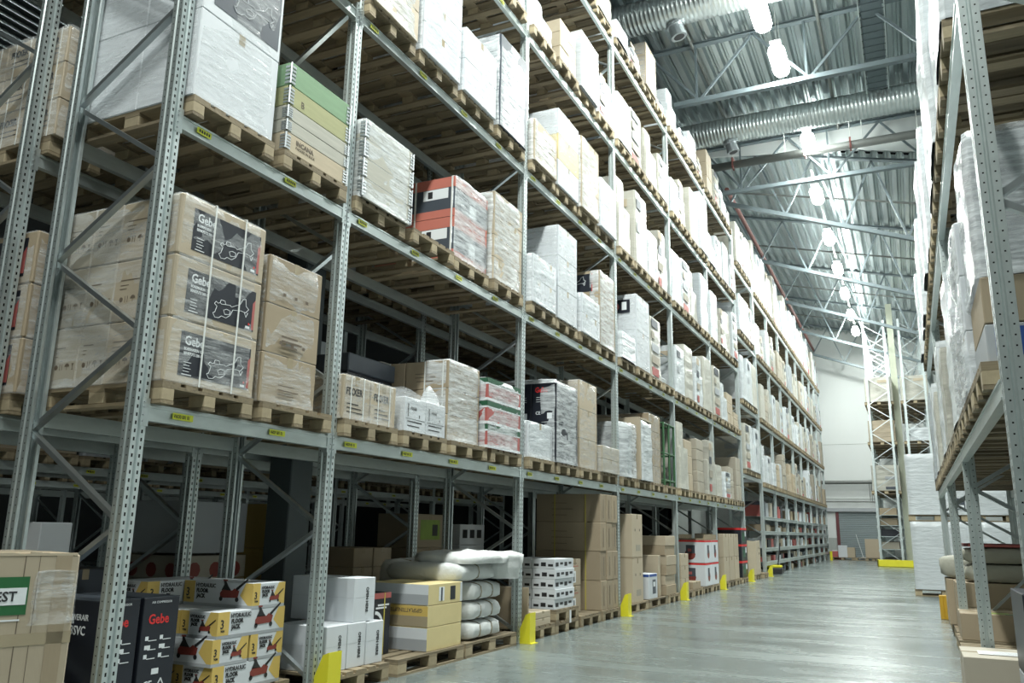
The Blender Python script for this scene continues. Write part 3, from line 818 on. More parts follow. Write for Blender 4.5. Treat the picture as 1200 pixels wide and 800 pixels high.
LOOK = {'white': 'white film-wrapped load', 'grey': 'grey film-wrapped load', 'cream': 'cream film-wrapped cartons', 'kraft': 'pale brown carton stack', 'brown': 'brown carton stack'}
def far_load(x, y, z, h, kind, v, label, group, w=.8, dep=1.0):
    o = put('wrapped_pallet_load' if kind in ('white', 'grey', 'cream') else 'carton_stack', far_mesh(kind, v), None, (x, y, z))
    o.scale = (dep, w / .8, h); return tag(o, label, 'pallet load', group)

POS = {2: ['left', 'right'], 3: ['left', 'middle', 'right'], 4: ['leftmost', 'second', 'third', 'rightmost']}
BAY = ['', 'nearest', 'second', 'third', 'fourth', 'fifth', 'sixth', 'seventh', 'eighth']
LEV = ['first', 'second', 'third', 'fourth', 'top']
XP = -4.17           # aisle face of the pallets

# shelf loads of the long left rack: (level, bay) -> per slot (kind, height, inset of face, near?) ; None = custom built below
T = {
 (0, 1): [None, None],
 (0, 2): [None, None, None, None],
 (0, 3): [('white', .45, .05), None, ('K', 1.27, .05), ('L', .40, .0)],
 (0, 4): [('D', .88, .0), ('F', 1.05, .0), ('brown', 1.28, .1), None],
 (0, 5): [('cream', 1.33, 0), ('kraft', 1.15, .05), ('brown', 1.27, .0), ('cream', 1.3, 0)],
 (0, 6): [('cream', .75, 0), ('white', .7, .0), ('brown', .85, .05), ('brown', 1.28, 0)],
 (1, 1): [None, None],
 (1, 2): [None, None, None, None],
 (1, 3): [('white', .65, 0), None, ('white', .60, .0), None],
 (1, 4): [('white', .45, 0), None, ('cream', 1.26, 0), ('white', .3, .1)],
 (1, 5): [('white', 1.05, 0), ('cream', 1.28, .05), ('white', 1.24, 0), ('cream', 1.35, 0)],
 (1, 6): [('cream', 1.35, 0), ('white', 1.05, 0), ('kraft', .95, 0), ('kraft', .45, 0)],
 (2, 1): [('white', 1.3, 0), ('cream', 1.1, .05)],
 (2, 2): [('cream', 1.0, 0), ('white', 1.3, 0), ('white', .80, 0), ('N', 1.25, 0)],
 (2, 3): [('cream', .60, 0), None, ('cream', 1.18, 0), ('white', .85, 0)],
 (2, 4): [('cream', 1.38, 0), ('cream', 1.42, 0), ('white', .95, 0), ('cream', 1.4, .05)],
 (2, 5): [('white', 1.15, 0), ('white', 1.28, 0), ('cream', 1.3, .05), ('grey', 1.4, 0)],
 (2, 6): [('white', 1.25, 0), ('cream', 1.1, 0), ('cream', 1.25, 0), ('white', 1.4, 0)],
 (3, 1): [('white', 1.2, 0), ('cream', 1.2, 0)],
 (3, 2): [('white', 1.2, 0), ('white', 1.0, 0), ('cream', 1.3, 0), ('white', .9, 0)],
 (3, 3): [('white', .62, 0), ('kraft', .75, 0), ('R', .98, 0), ('white', .85, 0)],
 (3, 4): [('white', .92, 0), ('cream', 1.15, 0), ('cream', 1.1, 0), ('cream', .9, 0)],
 (3, 5): [('white', .8, 0), ('cream', 1.2, .1), ('cream', 1.3, 0), ('R', 1.5, 0)],
 (3, 6): [('white', .85, 0), ('white', 1.0, 0), ('white', 1.1, 0), ('white', 1.15, 0)],
 (4, 1): [('white', 1.2, 0), ('cream', 1.2, 0)],
 (4, 2): [('white', 1.2, 0), ('white', 1.0, 0), ('cream', 1.3, 0), ('white', .9, 0)],
 (4, 3): [('white', 1.0, 0), ('white', 1.0, 0), ('white', .9, 0), ('cream', .5, 0)],
 (4, 4): [('white', .42, 0), ('white', .52, 0), ('K', .95, 0), ('white', .3, 0)],
 (4, 5): [('white', .95, 0), ('white', .4, 0), ('white', .75, 0), ('cream', .55, 0)],
 (4, 6): [('kraft', 1.2, 0), ('cream', 1.0, 0), ('white', .7, 0), ('cream', .5, 0)],
}
vv = 0
for (li, bi), row in sorted(T.items()):
    ys = slots(U[bi], U[bi + 1]); n = len(ys)
    zb = LV[li] + .058
    near = (bi <= 3 and li <= 2) or (li == 0 and bi <= 4)
    for k, (y, e) in enumerate(zip(ys, row)):
        where = f'{POS[n][k]} pallet, {BAY[bi]} bay, {LEV[li]} shelf of left rack'
        if (li, bi, k) == (1, 2, 2): y += 0.0
        pallet(XP + (rng.uniform(-.03, .015) if (li, bi) not in ((0, 1),) else 0), y, zb, f'wooden pallet, {POS[n][k]} in {BAY[bi]} bay, {LEV[li]} shelf of left rack', 'pallets on left rack shelves', near)
        if e is None: continue
        kind, h, ins = e; x = XP + .02 - ins; z = zb + .144; vv += 1
        if kind in LOOK:
            if near:
                nz = max(1, round(h / rng.choice((.3, .36, .42))))
                mm = {'white': 'white_card', 'grey': 'grey_card', 'cream': 'kraft_l', 'kraft': 'kraft_l', 'brown': 'kraft'}[kind]
                fl = {'white': 'film', 'grey': 'film', 'cream': 'film', 'kraft': 'film_thin', 'brown': 'film_thin'}[kind]
                load('wrapped_pallet_load', f'{LOOK[kind]} on {where}', x, y + .01, z, .78, 1.1, h, group='loads on left rack shelves', nz=nz, ny=rng.choice((1, 2)), m=mm, film=fl, seed=vv)
            else:
                ww = rng.uniform(.66, .79); far_load(x - rng.uniform(0, .09), y + (.8 - ww) * rng.uniform(.2, .9), z, h * rng.uniform(.92, 1.03), kind, vv % 6, f'{LOOK[kind]} on {where}', 'loads on left rack shelves', ww)
        elif kind == 'K':      # tall plain brown cartons
            load('carton_stack', f'tall pale brown cartons on {where}', x, y + .02, z, .74, 1.05, h, nz=3, ny=1, m='kraft_l', film='film_thin', seed=vv, amp=.006)
        elif kind == 'L':      # low carton
            load('carton_stack', f'low flat carton pair on {where}', x, y - .02, z, .80, 1.1, h, nz=2, ny=1, m='kraft_g', film='film_thin', seed=vv, amp=.008)
        elif kind == 'N':      # dark wrapped drums
            t = load('wrapped_pallet_load', f'dark cartons in white film on {where}', x, y + .01, z, .78, 1.1, h, nz=2, ny=1, m='navy_card', film='film', seed=vv, amp=.01)
        elif kind == 'R':      # red banded
            t = thing('wrapped_pallet_load', f'red-banded grey cartons in film on {where}', 'pallet load', (x, y, z))
            mb = MB(); nl = max(2, round(h / .36)); q = h / nl
            for j in range(nl):
                MB().chbox(-1.1, -.004, 0, .78, j * q, (j + 1) * q - .003, 'grey_card' if bi < 5 else 'white_card', .005).build('carton', t)
                MB().box(-1.101, -.2, -.002, .0, (j + 1) * q - .12, (j + 1) * q - .01, 'salmon').build('printed_band', t)
                if bi == 3: plate('y', -.85, -.2, j * q + .03, (j + 1) * q - .13, -.001, 'grey_card').build('printed_panel', t)
            mb = MB(); mb.box(-.0, .008, .0, .79, 0, h, 'film_dense', .002); mb.box(-.18, .0, -.006, 0, 0, h, 'film_dense'); mb.build('stretch_film', t)
        elif kind == 'D':      # grey marked cartons behind, bright wrapped drums
            t = thing('wrapped_pallet_load', f'grey printed cartons and foil-wrapped drums on {where}', 'pallet load', (x, y, z))
            for j in range(4):
                for c in (0, 1):
                    o = put('carton', carton_mesh(.5, .36, .21, 'grey_card', None), t, (-.52 - .0 * c, .02 + c * .38, j * .213))
                    o2 = plate('y', -.45, -.05, .06, .10, 0, 'ink').build('printed_line', o) if c == 0 else None
                    if c == 0: plate('y', -.45, -.25, .12, .17, 0, 'white').build('printed_label', o)
            for j in range(3): MB().tube((-.26, .4, j * .3 + .002), (-.26, .4, j * .3 + .29), .25, 'hinge', 20).build('drum', t)
            put('stretch_film', film_mesh(.74, .5, .9, 'film', .03, 4, 10, 8, 14, 3, rnd=.1), t, (.0, .03, 0))
        elif kind == 'F':      # framed carton with wrapped contents
            t = thing('wrapped_pallet_load', f'shiny film bundle framed by carton on {where}', 'pallet load', (x, y, z))
            mb = MB(); mb.box(-1.1, 0, 0, .07, 0, h, 'kraft_l', .004); mb.box(-1.1, 0, .0, .78, h, h + .03, 'kraft_l', .004); mb.build('carton_frame', t)
            put('stretch_film', film_mesh(.68, 1.05, h - .02, 'film_dense', .022, 9, 12, 10, 16, 5), t, (0, .09, 0))
            for j in range(4): MB().chbox(-1.0, -.05, .12, .72, j * h / 4, (j + 1) * h / 4 - .01, 'grey_card', .01).build('carton', t)

# --- first shelf, nearest bay: strapped boxes with dark printed panels
S10 = slots(U[1], U[2]); ZB = LV[0] + .058 + .144
def jack_outline(mb, face, off, a, b, s, m='white', wd=.0035):
    """line drawing of a workshop machine, lower left a,b and scale s"""
    P1 = [(0, .12), (.05, .16), (.09, .36), (.02, .42), (.06, .50), (.11, .46), (.16, .50), (.20, .47), (.42, .52), (.46, .48), (.68, .66), (.74, .84), (.82, .88), (.84, .66), (.92, .58), (.84, .44), (.72, .46),
          (.50, .40), (.44, .20), (.34, .08), (.22, .10), (.16, .02), (.06, .0), (0, .12)]
    P2 = [(.26, .30), (.34, .36), (.44, .34), (.42, .22), (.30, .18), (.26, .30)]
    P3 = [(.16, .50), (.18, .60), (.28, .60), (.30, .50)]
    P4 = [(.80, .46), (.86, .30), (.90, .46)]
    for P in (P1, P2, P3, P4): ribbon(mb, [(a + x * s, b + y * s * .62) for x, y in P], wd, face, off, m)
def gebe_load(name, label, x, y, z, w, d, h, panel_face, veil=(0,), group=None, drop=0):
    t = thing(name, label, 'pallet load', (x, y, z), 0, group)
    q = h / 3
    for k in range(3):
        o = put('carton', carton_mesh(d * .5, w, q - .004, 'kraft_l', None, .01), t, (0, 0, k * q))
        p = plate('x', .14 * w, .93 * w, .055, q - .075, 0, 'black_card').build('printed_panel', o)
        pz0, pz1 = .055, q - .075
        mb = MB(); mb.quad([(.0022, .90 * w, pz0 + .01), (.0022, .93 * w, pz0 + .01), (.0022, .93 * w, pz1 - .06), (.0022, .90 * w, pz1 - .09)], 'red_card'); mb.build('red_stripe', o)
        text('Gebe', .085, (.002, .18 * w, pz1 - .085), 'x', 'white', o, bold=.0018, sx=.88)
        text('BORRMASKIN 13-1', .027, (.002, .18 * w, pz1 - .122), 'x', 'white', o, 'small_lettering', bold=.0006, sx=.75)
        text('BENKPUTS 200-1', .027, (.002, .18 * w, pz1 - .152), 'x', 'white', o, 'small_lettering', bold=.0006, sx=.75)
        for j in range(4): MB().box(.0015, .003, .19 * w, .19 * w + .05 + .012 * (j % 2), pz0 + .03 + j * .02, pz0 + .034 + j * .02, 'white').build('printed_line', o)
        MB().box(.0015, .003, .18 * w, .28 * w, pz0 + .008, pz0 + .014, 'white').build('printed_line', o)
        mb = MB(); jack_outline(mb, 'x', .0016, .44 * w, pz0 + .02, .36); mb.build('machine_drawing', o)
        MB().box(.0015, .003, .83 * w, .88 * w, pz0 + .01, pz0 + .028, 'white').build('printed_mark', o)
        MB().tube((.0015, .87 * w, pz0 + .045), (.003, .87 * w, pz0 + .045), .008, 'red_ink', 10).build('printed_dot', o)
    # cartons showing their long side towards the near end
    nyc = 3; cd = d * .5 / 2
    for k in range(3):
        for i in range(2):
            o = put('carton', carton_mesh(cd - .004, w, q - .004, 'kraft_g', None, .008), t, (-d * .5 - i * cd, 0, k * q))
            side_marks(o, -cd + .05, q, cd - .1)
        o = t.children[-1]
    for k in range(3):
        for o in [c for c in t.children if abs(c.location.x) < .01 and abs(c.location.z - k * q) < .01][:1]:
            side_marks(o, -d * .5 + .06, q, .4)
    for yy in (.36 * w, .72 * w): MB().box(.012, .016, yy - .006, yy + .006, -.0, h + .002, 'strap').box(-d, .016, yy - .006, yy + .006, h, h + .004, 'strap').build('strap', t)
    put('stretch_film', film_mesh(w, d, h, 'film_thin', .007, 3, 14, 14, 18, 3), t)
    mb = MB()
    return t
def side_marks(o, x, q, wd):
    """handling symbols (box, arrows, umbrella, glass) and a line of print on the near side"""
    mb = MB(); z = q * .30; s = .022
    mb.box(x, x + wd * .55, -.0015, 0, q * .66, q * .675, 'ink_brown'); mb.box(x, x + wd * .2, -.0015, 0, q * .58, q * .59, 'ink_brown'); mb.box(x, x + wd * .16, -.0015, 0, q * .52, q * .53, 'ink_brown')
    mb.tube((x + s, -.0015, z + s), (x + s, 0, z + s), s * .8, 'ink_brown', 8)
    for k in (2.6, 3.6): mb.box(x + s * k, x + s * k + .004, -.0015, 0, z, z + s * 2, 'ink_brown')
    i = len(mb.v); m_ = mb.mi('ink_brown')
    ux = x + s * 6
    mb.v += [(ux + s * math.cos(a) * 1.1, -.0015, z + s + s * math.sin(a) * 1.1) for a in [math.pi * j / 6 for j in range(7)]]; mb.f.append(tuple(range(i, i + 7))); mb.m.append(m_)
    mb.box(ux - .002, ux + .002, -.0015, 0, z, z + s, 'ink_brown')
    gx = x + s * 8.5; mb.quad([(gx - s * .6, -.0015, z + 2 * s), (gx, -.0015, z + s * .8), (gx + s * .6, -.0015, z + 2 * s)], 'ink_brown'); mb.box(gx - .002, gx + .002, -.0015, 0, z, z + s, 'ink_brown'); mb.box(gx - s * .4, gx + s * .4, -.0015, 0, z, z + .003, 'ink_brown')
    mb.build('handling_symbols', o)
gebe_load('strapped_carton_load', 'three strapped cartons with dark Gebe panels, nearest on first shelf', -4.18, 3.62, ZB, .80, 1.1, 1.27, 'x')
# brown stack beside it
t = load('wrapped_pallet_load', 'three plain brown cartons in glossy film beside the dark-panelled cartons', -4.20, 4.50, ZB, .62, 1.0, 1.12, ny=1, nx=1, nz=3, m='kraft', film='film_thin', seed=77, amp=.006)
for k in (1, 2):
    mb = MB()
    for j in range(3): MB().box(.012, .0135, .16 + j * .13, .19 + j * .13, .2 + k * .373 - .12, .225 + k * .373 - .12, 'ink_brown').build('handling_symbol', t)
    for j in range(3): mb.box(.012, .0135, .18, .36 + .05 * (j % 2), .37 * k - .23 - j * .035, .377 * k - .23 - j * .035, 'ink_brown')
    mb.build('printed_marks', t)
MB().box(-.40, -.08, -.008, -.006, .05, .17, 'white').build('paper_label', t)

# --- first shelf, second bay
S2 = slots(U[2], U[3])
t = thing('strapped_carton_load', 'two strapped brown cartons printed FIXXER at bay start', 'pallet load', (-4.19, S2[0] - .02, ZB))
for j in range(2):
    o = put('carton', carton_mesh(.55, .385, .37, 'kraft_l', 'tape'), t, (0, j * .40, 0))
    text('FIXXER', .085, (.0014, .04, .21), 'x', 'ink', o, bold=.0016, sx=.84)
    for q in range(3): MB().box(.001, .0022, .06, .22 + .04 * q, .13 - q * .035, .137 - q * .035, 'ink').build('printed_line', o)
    for yy in (.11, .29): MB().box(.001, .004, yy - .006, yy + .006, 0, .372, 'strap').build('strap', o)
    put('carton', carton_mesh(.5, .385, .30, 'kraft_g', 'tape'), t, (-.58, j * .40, 0))
put('stretch_film', film_mesh(.79, .56, .375, 'film_thin', .006, 31, 12, 8, 8, 1), t)
# dark crate behind
t = thing('dark_crate', 'dark blue-grey lidded crate behind the FIXXER cartons', 'crate', (-4.88, 6.42, ZB))
MB().chbox(-.5, 0, 0, .78, 0, .62, 'black_card', .01).build('body', t); MB().chbox(-.52, .02, -.02, .80, .62, .80, 'navy_card', .01).build('lid', t)
for yy in (.2, .6): MB().box(.0, .004, yy - .008, yy + .008, 0, .62, 'navy_card').build('strap', t)
# white low boxes in bulging film
t = thing('wrapped_pallet_load', 'two low white cartons under bulging clear film, first shelf', 'pallet load', (-4.17, S2[1] + .01, ZB))
for j in range(2):
    o = put('carton', carton_mesh(.62, .37, .32, 'white_card', None), t, (0, j * .375, 0))
    MB().box(0, .0015, .05, .066, .14, .26, 'ink').box(0, .0015, .05, .3, .09, .1, 'ink').box(0, .0015, .05, .26, .05, .058, 'ink').box(0, .0015, .02, .35, .118, .121, 'ink').box(0, .0015, .25, .262, .14, .17, 'ink').build('printed_marks', o)
    text('PIXXIE', .035, (.0014, .10, .21), 'x', 'ink', o, bold=.001)
put('stretch_film', film_mesh(.75, .62, .322, 'film_thin', .012, 8, 14, 12, 8, 1, hump=.14), t)
mb = MB()
r_ = random.Random(2)
put('film_bunch', film_mesh(.16, .16, .15, 'film', .03, 12, 6, 6, 8, 1, hump=.03, rnd=.05, taper=.5), t, (-.06, .56, .33))
# long brown cartons
t = thing('wrapped_pallet_load', 'long brown strapped cartons with wrapped ends, three layers high', 'pallet load', (-4.22, S2[2] - .02, ZB))
for k, (hh, z0, m_) in enumerate(((.27, 0, 'kraft_l'), (.27, .27, 'kraft'), (.30, .54, 'kraft'))):
    for i in range(2):
        o = put('carton', carton_mesh(.52, .70, hh - .004, m_, None), t, (-i * .53, .0, z0))
        if k: MB().box(-.4, -.15, -.0015, 0, .12, .128, 'ink_brown').box(-.4, -.2, -.0015, 0, .16, .168, 'ink_brown').box(-.38, -.18, -.0015, 0, .08, .088, 'ink_brown').build('printed_lines', o)
for x in (-.06, -.28, -.72, -.98): MB().box(x - .007, x + .007, -.004, 0, .27, .84, 'strap').build('strap', t)
put('stretch_film', film_mesh(.71, .3, .845, 'film', .006, 15, 12, 6, 14, 3), t, (.004, 0, 0))
# red green cartons
t = thing('wrapped_pallet_load', 'red, white and green printed cartons in clear film, three layers', 'pallet load', (-4.15, S2[3] - .14, ZB))
for k in range(3):
    for j in range(2):
        o = put('carton', carton_mesh(.5, .43, .255, 'red_card', None), t, (0, j * .435, k * .262))
        MB().box(0.001, .002, .0, .43, .20, .255, 'green_card').build('green_band', o); MB().box(.0, .001, 0, .43, .185, .2, 'white').build('white_band', o); MB().box(0.001, .002, .0, .43, 0, .03, 'white').build('white_band', o)
        if j == 0: [MB().box(-.5, 0, -.001, 0, za, zb_, mm_).build(nn_, o) for za, zb_, mm_, nn_ in ((.2, .255, 'green_card', 'green_band'), (.18, .2, 'white', 'white_band'), (0, .03, 'white', 'white_band'))]
        if j == 0:
            for q in range(2): MB().box(-.35 + q * .09, -.29 + q * .09, -.002, 0, .06, .12, 'white').build('printed_mark', o)
    put('carton', carton_mesh(.5, .86, .255, 'red_card', None), t, (-.51, 0, k * .262))
mb = film_mesh(.87, .9, .78, 'film', .008, 21, 14, 10, 14, 3)
put('stretch_film', mb, t)
# --- third bay black cartons
S3 = slots(U[3], U[4])
t = thing('wrapped_pallet_load', 'tall black printed cartons in clear film, third bay first shelf', 'pallet load', (-4.16, S3[1] - .06, ZB))
for k in range(2):
    for i in range(3):
        o = put('carton', carton_mesh(.36, .78, .53, 'black_card', None), t, (-i * .365, 0, k * .535))
        text('Gebe', .10, (-.31, -.0014, .40), 'y', 'red_ink', o, bold=.003, sx=.85)
        for q in range(3): MB().box(-.29, -.21, -.0015, 0, .33 - q * .03, .335 - q * .03, 'white').box(-.16, -.07, -.0015, 0, .33 - q * .03, .335 - q * .03, 'white').build('printed_lines', o)
        text('CE', .06, (-.30, -.0014, .10), 'y', 'white', o, bold=.001)
        MB().box(-.13, -.06, -.0015, 0, .04, .12, 'white').build('printed_mark', o)
put('stretch_film', film_mesh(.79, .25, 1.08, 'film', .012, 25, 12, 5, 16, 2), t, (.004, 0, 0))
put('film_edge', film_mesh(.06, 1.0, .05, 'film', .02, 26, 3, 12, 3, 1), t, (0, -.03, 1.05))
# --- green metal rack, fourth bay first shelf
S4 = slots(U[4], U[5])
t = thing('metal_stillage', 'green metal tube frame at end of fourth bay, first shelf', 'metal frame', (-4.2, S4[3], ZB))
for x in (-.02, -.98):
    for y in (.02, .4, .78): MB().tube((x, y, 0), (x, y, 1.22), .022, 'green_metal', 8).build('upright_tube', t)
for z in (.1, .62, 1.2):
    for x in (-.02, -.98): MB().tube((x, .02, z), (x, .78, z), .018, 'green_metal', 8).build('cross_tube', t)
    for y in (.02, .78): MB().tube((-.02, y, z), (-.98, y, z), .018, 'green_metal', 8).build('cross_tube', t)
for x in (-.2, -.5): MB().tube((x, .1, .05), (x, .1, .9), .2 if False else .1, 'ink', 12).build('hose_coil', t)

# --- second shelf, nearest bay
ZB2 = LV[1] + .058 + .144
t = load('wrapped_pallet_load', 'big film-wrapped load with grey printed panel, nearest on second shelf', -4.19, 3.61, ZB2, .79, 1.1, 1.35, ny=1, nx=2, nz=2, m='white_card', film='film_thin', seed=50, amp=.01)
plate('x', .10, .76, .76, 1.26, .001, 'navy_card').build('printed_panel', t)
text('Gebe', .11, (.004, .14, 1.08), 'x', 'white', t, bold=.002)
mb = MB(); jack_outline(mb, 'x', .003, .28, .82, .45, 'grey_card', .008); mb.build('machine_drawing', t)
def collar_crate(label, x, y, z, w, d, cols, wrap=False):
    t = thing('pallet_collar_crate', label, 'crate', (x, y, z))
    zz = 0
    for k, (hh, m_) in enumerate(cols):
        mb = MB()
        mb.box(-.022, 0, 0.022, w - .022, zz + .002, zz + hh - .002, m_, .003); mb.box(-d, -d + .022, .022, w - .022, zz + .002, zz + hh - .002, m_, .003)
        mb.box(-d + .022, -.022, 0, .022, zz + .002, zz + hh - .002, m_, .003); mb.box(-d + .022, -.022, w - .022, w, zz + .002, zz + hh - .002, m_, .003)
        mb.build('side_board', t)
        if k % 1 == 0:
            for (cx, cy) in ((0, 0), (0, w)):
                m2 = MB(); s_ = 1 if cy == 0 else -1
                for q in range(5):
                    z0 = zz + .015 + q * (hh - .03) / 5
                    y0_, y1_ = sorted((cy + s_ * -.004, cy + s_ * .055)); m2.box(-.001, .004, y0_, y1_, z0, z0 + (hh - .03) / 5 * .6, 'hinge')
                    y0_, y1_ = sorted((cy - s_ * .004, cy)); m2.box(-.055, .004, y0_, y1_, z0, z0 + (hh - .03) / 5 * .6, 'hinge')
                m2.tube((.003, cy, zz + .01), (.003, cy, zz + hh - .01), .008, 'hinge', 6)
                m2.build('corner_hinge', t)
        zz += hh
    MB().box(-d + .02, -.02, .02, w - .02, zz - .03, zz - .012, 'tan_wood').build('lid_board', t)
    if wrap: put('stretch_film', film_mesh(w, d, zz, 'film_thin' if wrap == 1 else 'film', .004, 41, 12, 12, 12, 4), t)
    return t
t = collar_crate('wooden crate of stacked collars with a green top board', -4.17, 4.52, ZB2, .78, 1.15, [(.155, 'tan_wood'), (.11, 'grey_wood'), (.12, 'grey_wood'), (.17, 'olive_wood'), (.20, 'green_wood')])
text('INCANA', .055, (.0015, .12, .085), 'x', 'ink_brown', t, bold=.002)
text('PACKED IN BULK', .03, (.0015, .12, .05), 'x', 'ink_brown', t)
text('B', .08, (.0015, .14, .42), 'x', 'ink_brown', t)
# --- second shelf, second bay
collar_crate('white film-wrapped stack of wooden collars with metal hinges', -4.17, S2[0] + .04, ZB2, .80, 1.15, [(.19, 'grey_wood')] * 4, 2)
t = thing('cardboard_sheet', 'small upright cardboard sheet on the bare pallet, second shelf', 'cardboard', (-4.42, S2[1] + .04, ZB2))
MB().box(-.01, 0, 0, .12, 0, .2, 'kraft_l').box(-.2, -.01, 0, .01, 0, .16, 'kraft_l').build('sheet', t)
t = thing('wrapped_pallet_load', 'black cartons with salmon red bands under torn film, second shelf', 'pallet load', (-4.24, S2[2] + .02, ZB2))
q = .47
for k in range(2):
    for i in range(2):
        o = put('carton', carton_mesh(.5, .78, q - .004, 'navy_card', None), t, (-i * .51, 0, k * q))
        MB().box(-.5, .0, -.0015, 0, q - .125, q - .006, 'salmon').build('red_band', o); MB().box(-.5, .0, -.0015, 0, 0, .09, 'salmon').build('red_band', o)
        MB().box(0, .0015, 0, .78, q - .125, q - .006, 'salmon').build('red_band', o); MB().box(0, .0015, 0, .78, 0, .09, 'salmon').build('red_band', o)
        if i == 0:
            MB().box(-.40, -.08, -.0015, 0, q - .25, q - .13, 'white').box(-.34, -.28, -.0025, 0, q - .23, q - .15, 'ink').build('picture_label', o)
            MB().box(0, .0025, .35, .5, .1, .25, 'white').build('paper_label', o)
for x in (-.03, -.5): MB().box(x - .01, x + .01, -.005, 0, 0, .94, 'strap').build('strap', t)
put('stretch_film', film_mesh(.79, .06, .945, 'film', .012, 55, 14, 3, 16, 2), t, (.008, 0, 0))
load('wrapped_pallet_load', 'cream cartons in white film, rightmost of second bay, second shelf', -4.19, S2[3] + .0, ZB2, .79, 1.1, 1.1, ny=2, nz=4, m='kraft_l', film='film', seed=57)
# --- second shelf, third bay
t = load('wrapped_pallet_load', 'tall grey-white wrapped load with dark square label, third bay second shelf', -4.17, S3[1] + .02, ZB2, .72, 1.1, 1.36, ny=1, nz=3, m='white_card', film='film_thin', seed=60, amp=.005)
MB().box(-.95, -.62, -.012, -.008, 1.0, 1.2, 'navy_card').build('dark_label', t); MB().box(-.35, -.05, -.012, -.008, .28, .36, 'white').build('paper_label', t)
def picture_load(label, x, y, z, w, h, n, pic_top):
    t = thing('strapped_carton_load', label, 'pallet load', (x, y, z)); q = h / n
    for k in range(n):
        o = put('carton', carton_mesh(.9, w, q - .003, 'kraft', 'tape'), t, (0, 0, k * q))
        if k == n - 1 or pic_top:
            p = MB().box(-.82, -.12, -.0015, 0, .06, q - .05, 'black_card').build('picture_panel', o)
            MB().box(-.14, -.12, -.003, 0, .06, q - .05, 'red_card').build('red_stripe', o)
            mb = MB(); jack_outline(mb, 'y', -.0016, -.62, .09, .42, 'white', .006); mb.build('machine_drawing', o)
    MB().box(-.1, -.02, -.006, 0, .12, .22, 'white').build('paper_label', t)
    put('stretch_film', film_mesh(w, .2, h, 'film', .006, 61, 12, 4, 12, n), t, (.004, 0, 0))
    return t
picture_load('brown cartons with dark picture panels, rightmost of third bay second shelf', -4.19, S3[3] + .02, ZB2, .74, 1.22, 3, False)
# --- second shelf, fourth bay
t = load('wrapped_pallet_load', 'large pale carton with red round picture, fourth bay second shelf', -4.17, S4[1] + .0, ZB2, .80, 1.1, 1.34, ny=1, nz=2, m='white_card', film='film_thin', seed=66, amp=.006)
mb = MB(); mb.box(-.55, -.12, -.014, -.01, 1.0, 1.24, 'black_card'); mb.tube((-.4, -.018, 1.12), (-.4, -.01, 1.12), .08, 'red_card', 16); mb.box(-.27, -.18, -.018, -.01, 1.05, 1.2, 'white'); mb.build('picture_panel', t)
# --- third shelf, third bay
ZB3 = LV[2] + .058 + .144
t = load('wrapped_pallet_load', 'tall white cartons over yellow cartons, third bay third shelf', -4.17, S3[1] + .0, ZB3, .82, 1.1, 1.2, ny=1, nz=3, m=['white_card', 'gold_card', 'white_card'], film='film_thin', seed=70, amp=.006)

# ------------------------------------------------------------------ gap bay and far left rack
for li, z in enumerate([2.9, 4.93, 7.0, 9.15]):
    for k, y in enumerate((24.12, 24.97, 25.82, 26.55)):
        if k == 3: continue
        pallet(XP, y + .1, z + .058, f'wooden pallet, {POS[3][k]} in the bridging bay, {LEV[li]} shelf up', 'pallets in bridging bay')
        far_load(XP + .01, y + .1, z + .202, [1.35, 1.35, 1.15, 1.3][li] * (1 if k else .97), ['cream', 'white', 'white'][(k + li) % 3], (k + li) % 6,
                 f'{LOOK[["cream", "white", "white"][(k + li) % 3]]}, {POS[3][k]} in the bridging bay, {LEV[li]} shelf up', 'loads in bridging bay')
HT = [[.85, 1.3, 1.0, .75, 1.2, .9], [1.0, 1.3, 1.25, 1.35, 1.1, 1.2], [1.3, 1.1, 1.4, 1.2, 1.0, 1.3], [1.75, 1.9, 1.85, 1.9, 1.6, 1.9]]
c = 0
for li, z in enumerate(LF):
    for bi, (u, v) in enumerate(zip(UF, UF[1:])):
        n = 3 if v - u > 2.5 else 2
        st = (v - u - .12) / n
        for k in range(n):
            y = u + .06 + st * k + (st - .8) / 2; c += 1
            where = f'{POS[n][k]} in {BAY[bi + 1]} bay, {LEV[li]} pallet level of distant left rack'
            pallet(XP, y, z + .058, f'wooden pallet, {where}', 'pallets on distant left rack', small=bi > 2)
            kind = rng.choice(('white', 'white', 'cream', 'cream', 'grey', 'brown') if li < 3 else ('white', 'white', 'cream'))
            if li == 0: kind = rng.choice(('cream', 'kraft', 'brown', 'white'))
            h = HT[li][(c * 7 + bi) % 6] * rng.uniform(.85, 1.05)
            if li < 3: h = min(h, 1.75)
            ww = rng.uniform(.64, .8); far_load(XP - rng.uniform(0, .08), y + (.8 - ww) * rng.random(), z + .202, h, kind, c % 6, f'{LOOK[kind]}, {where}', 'loads on distant left rack', ww)
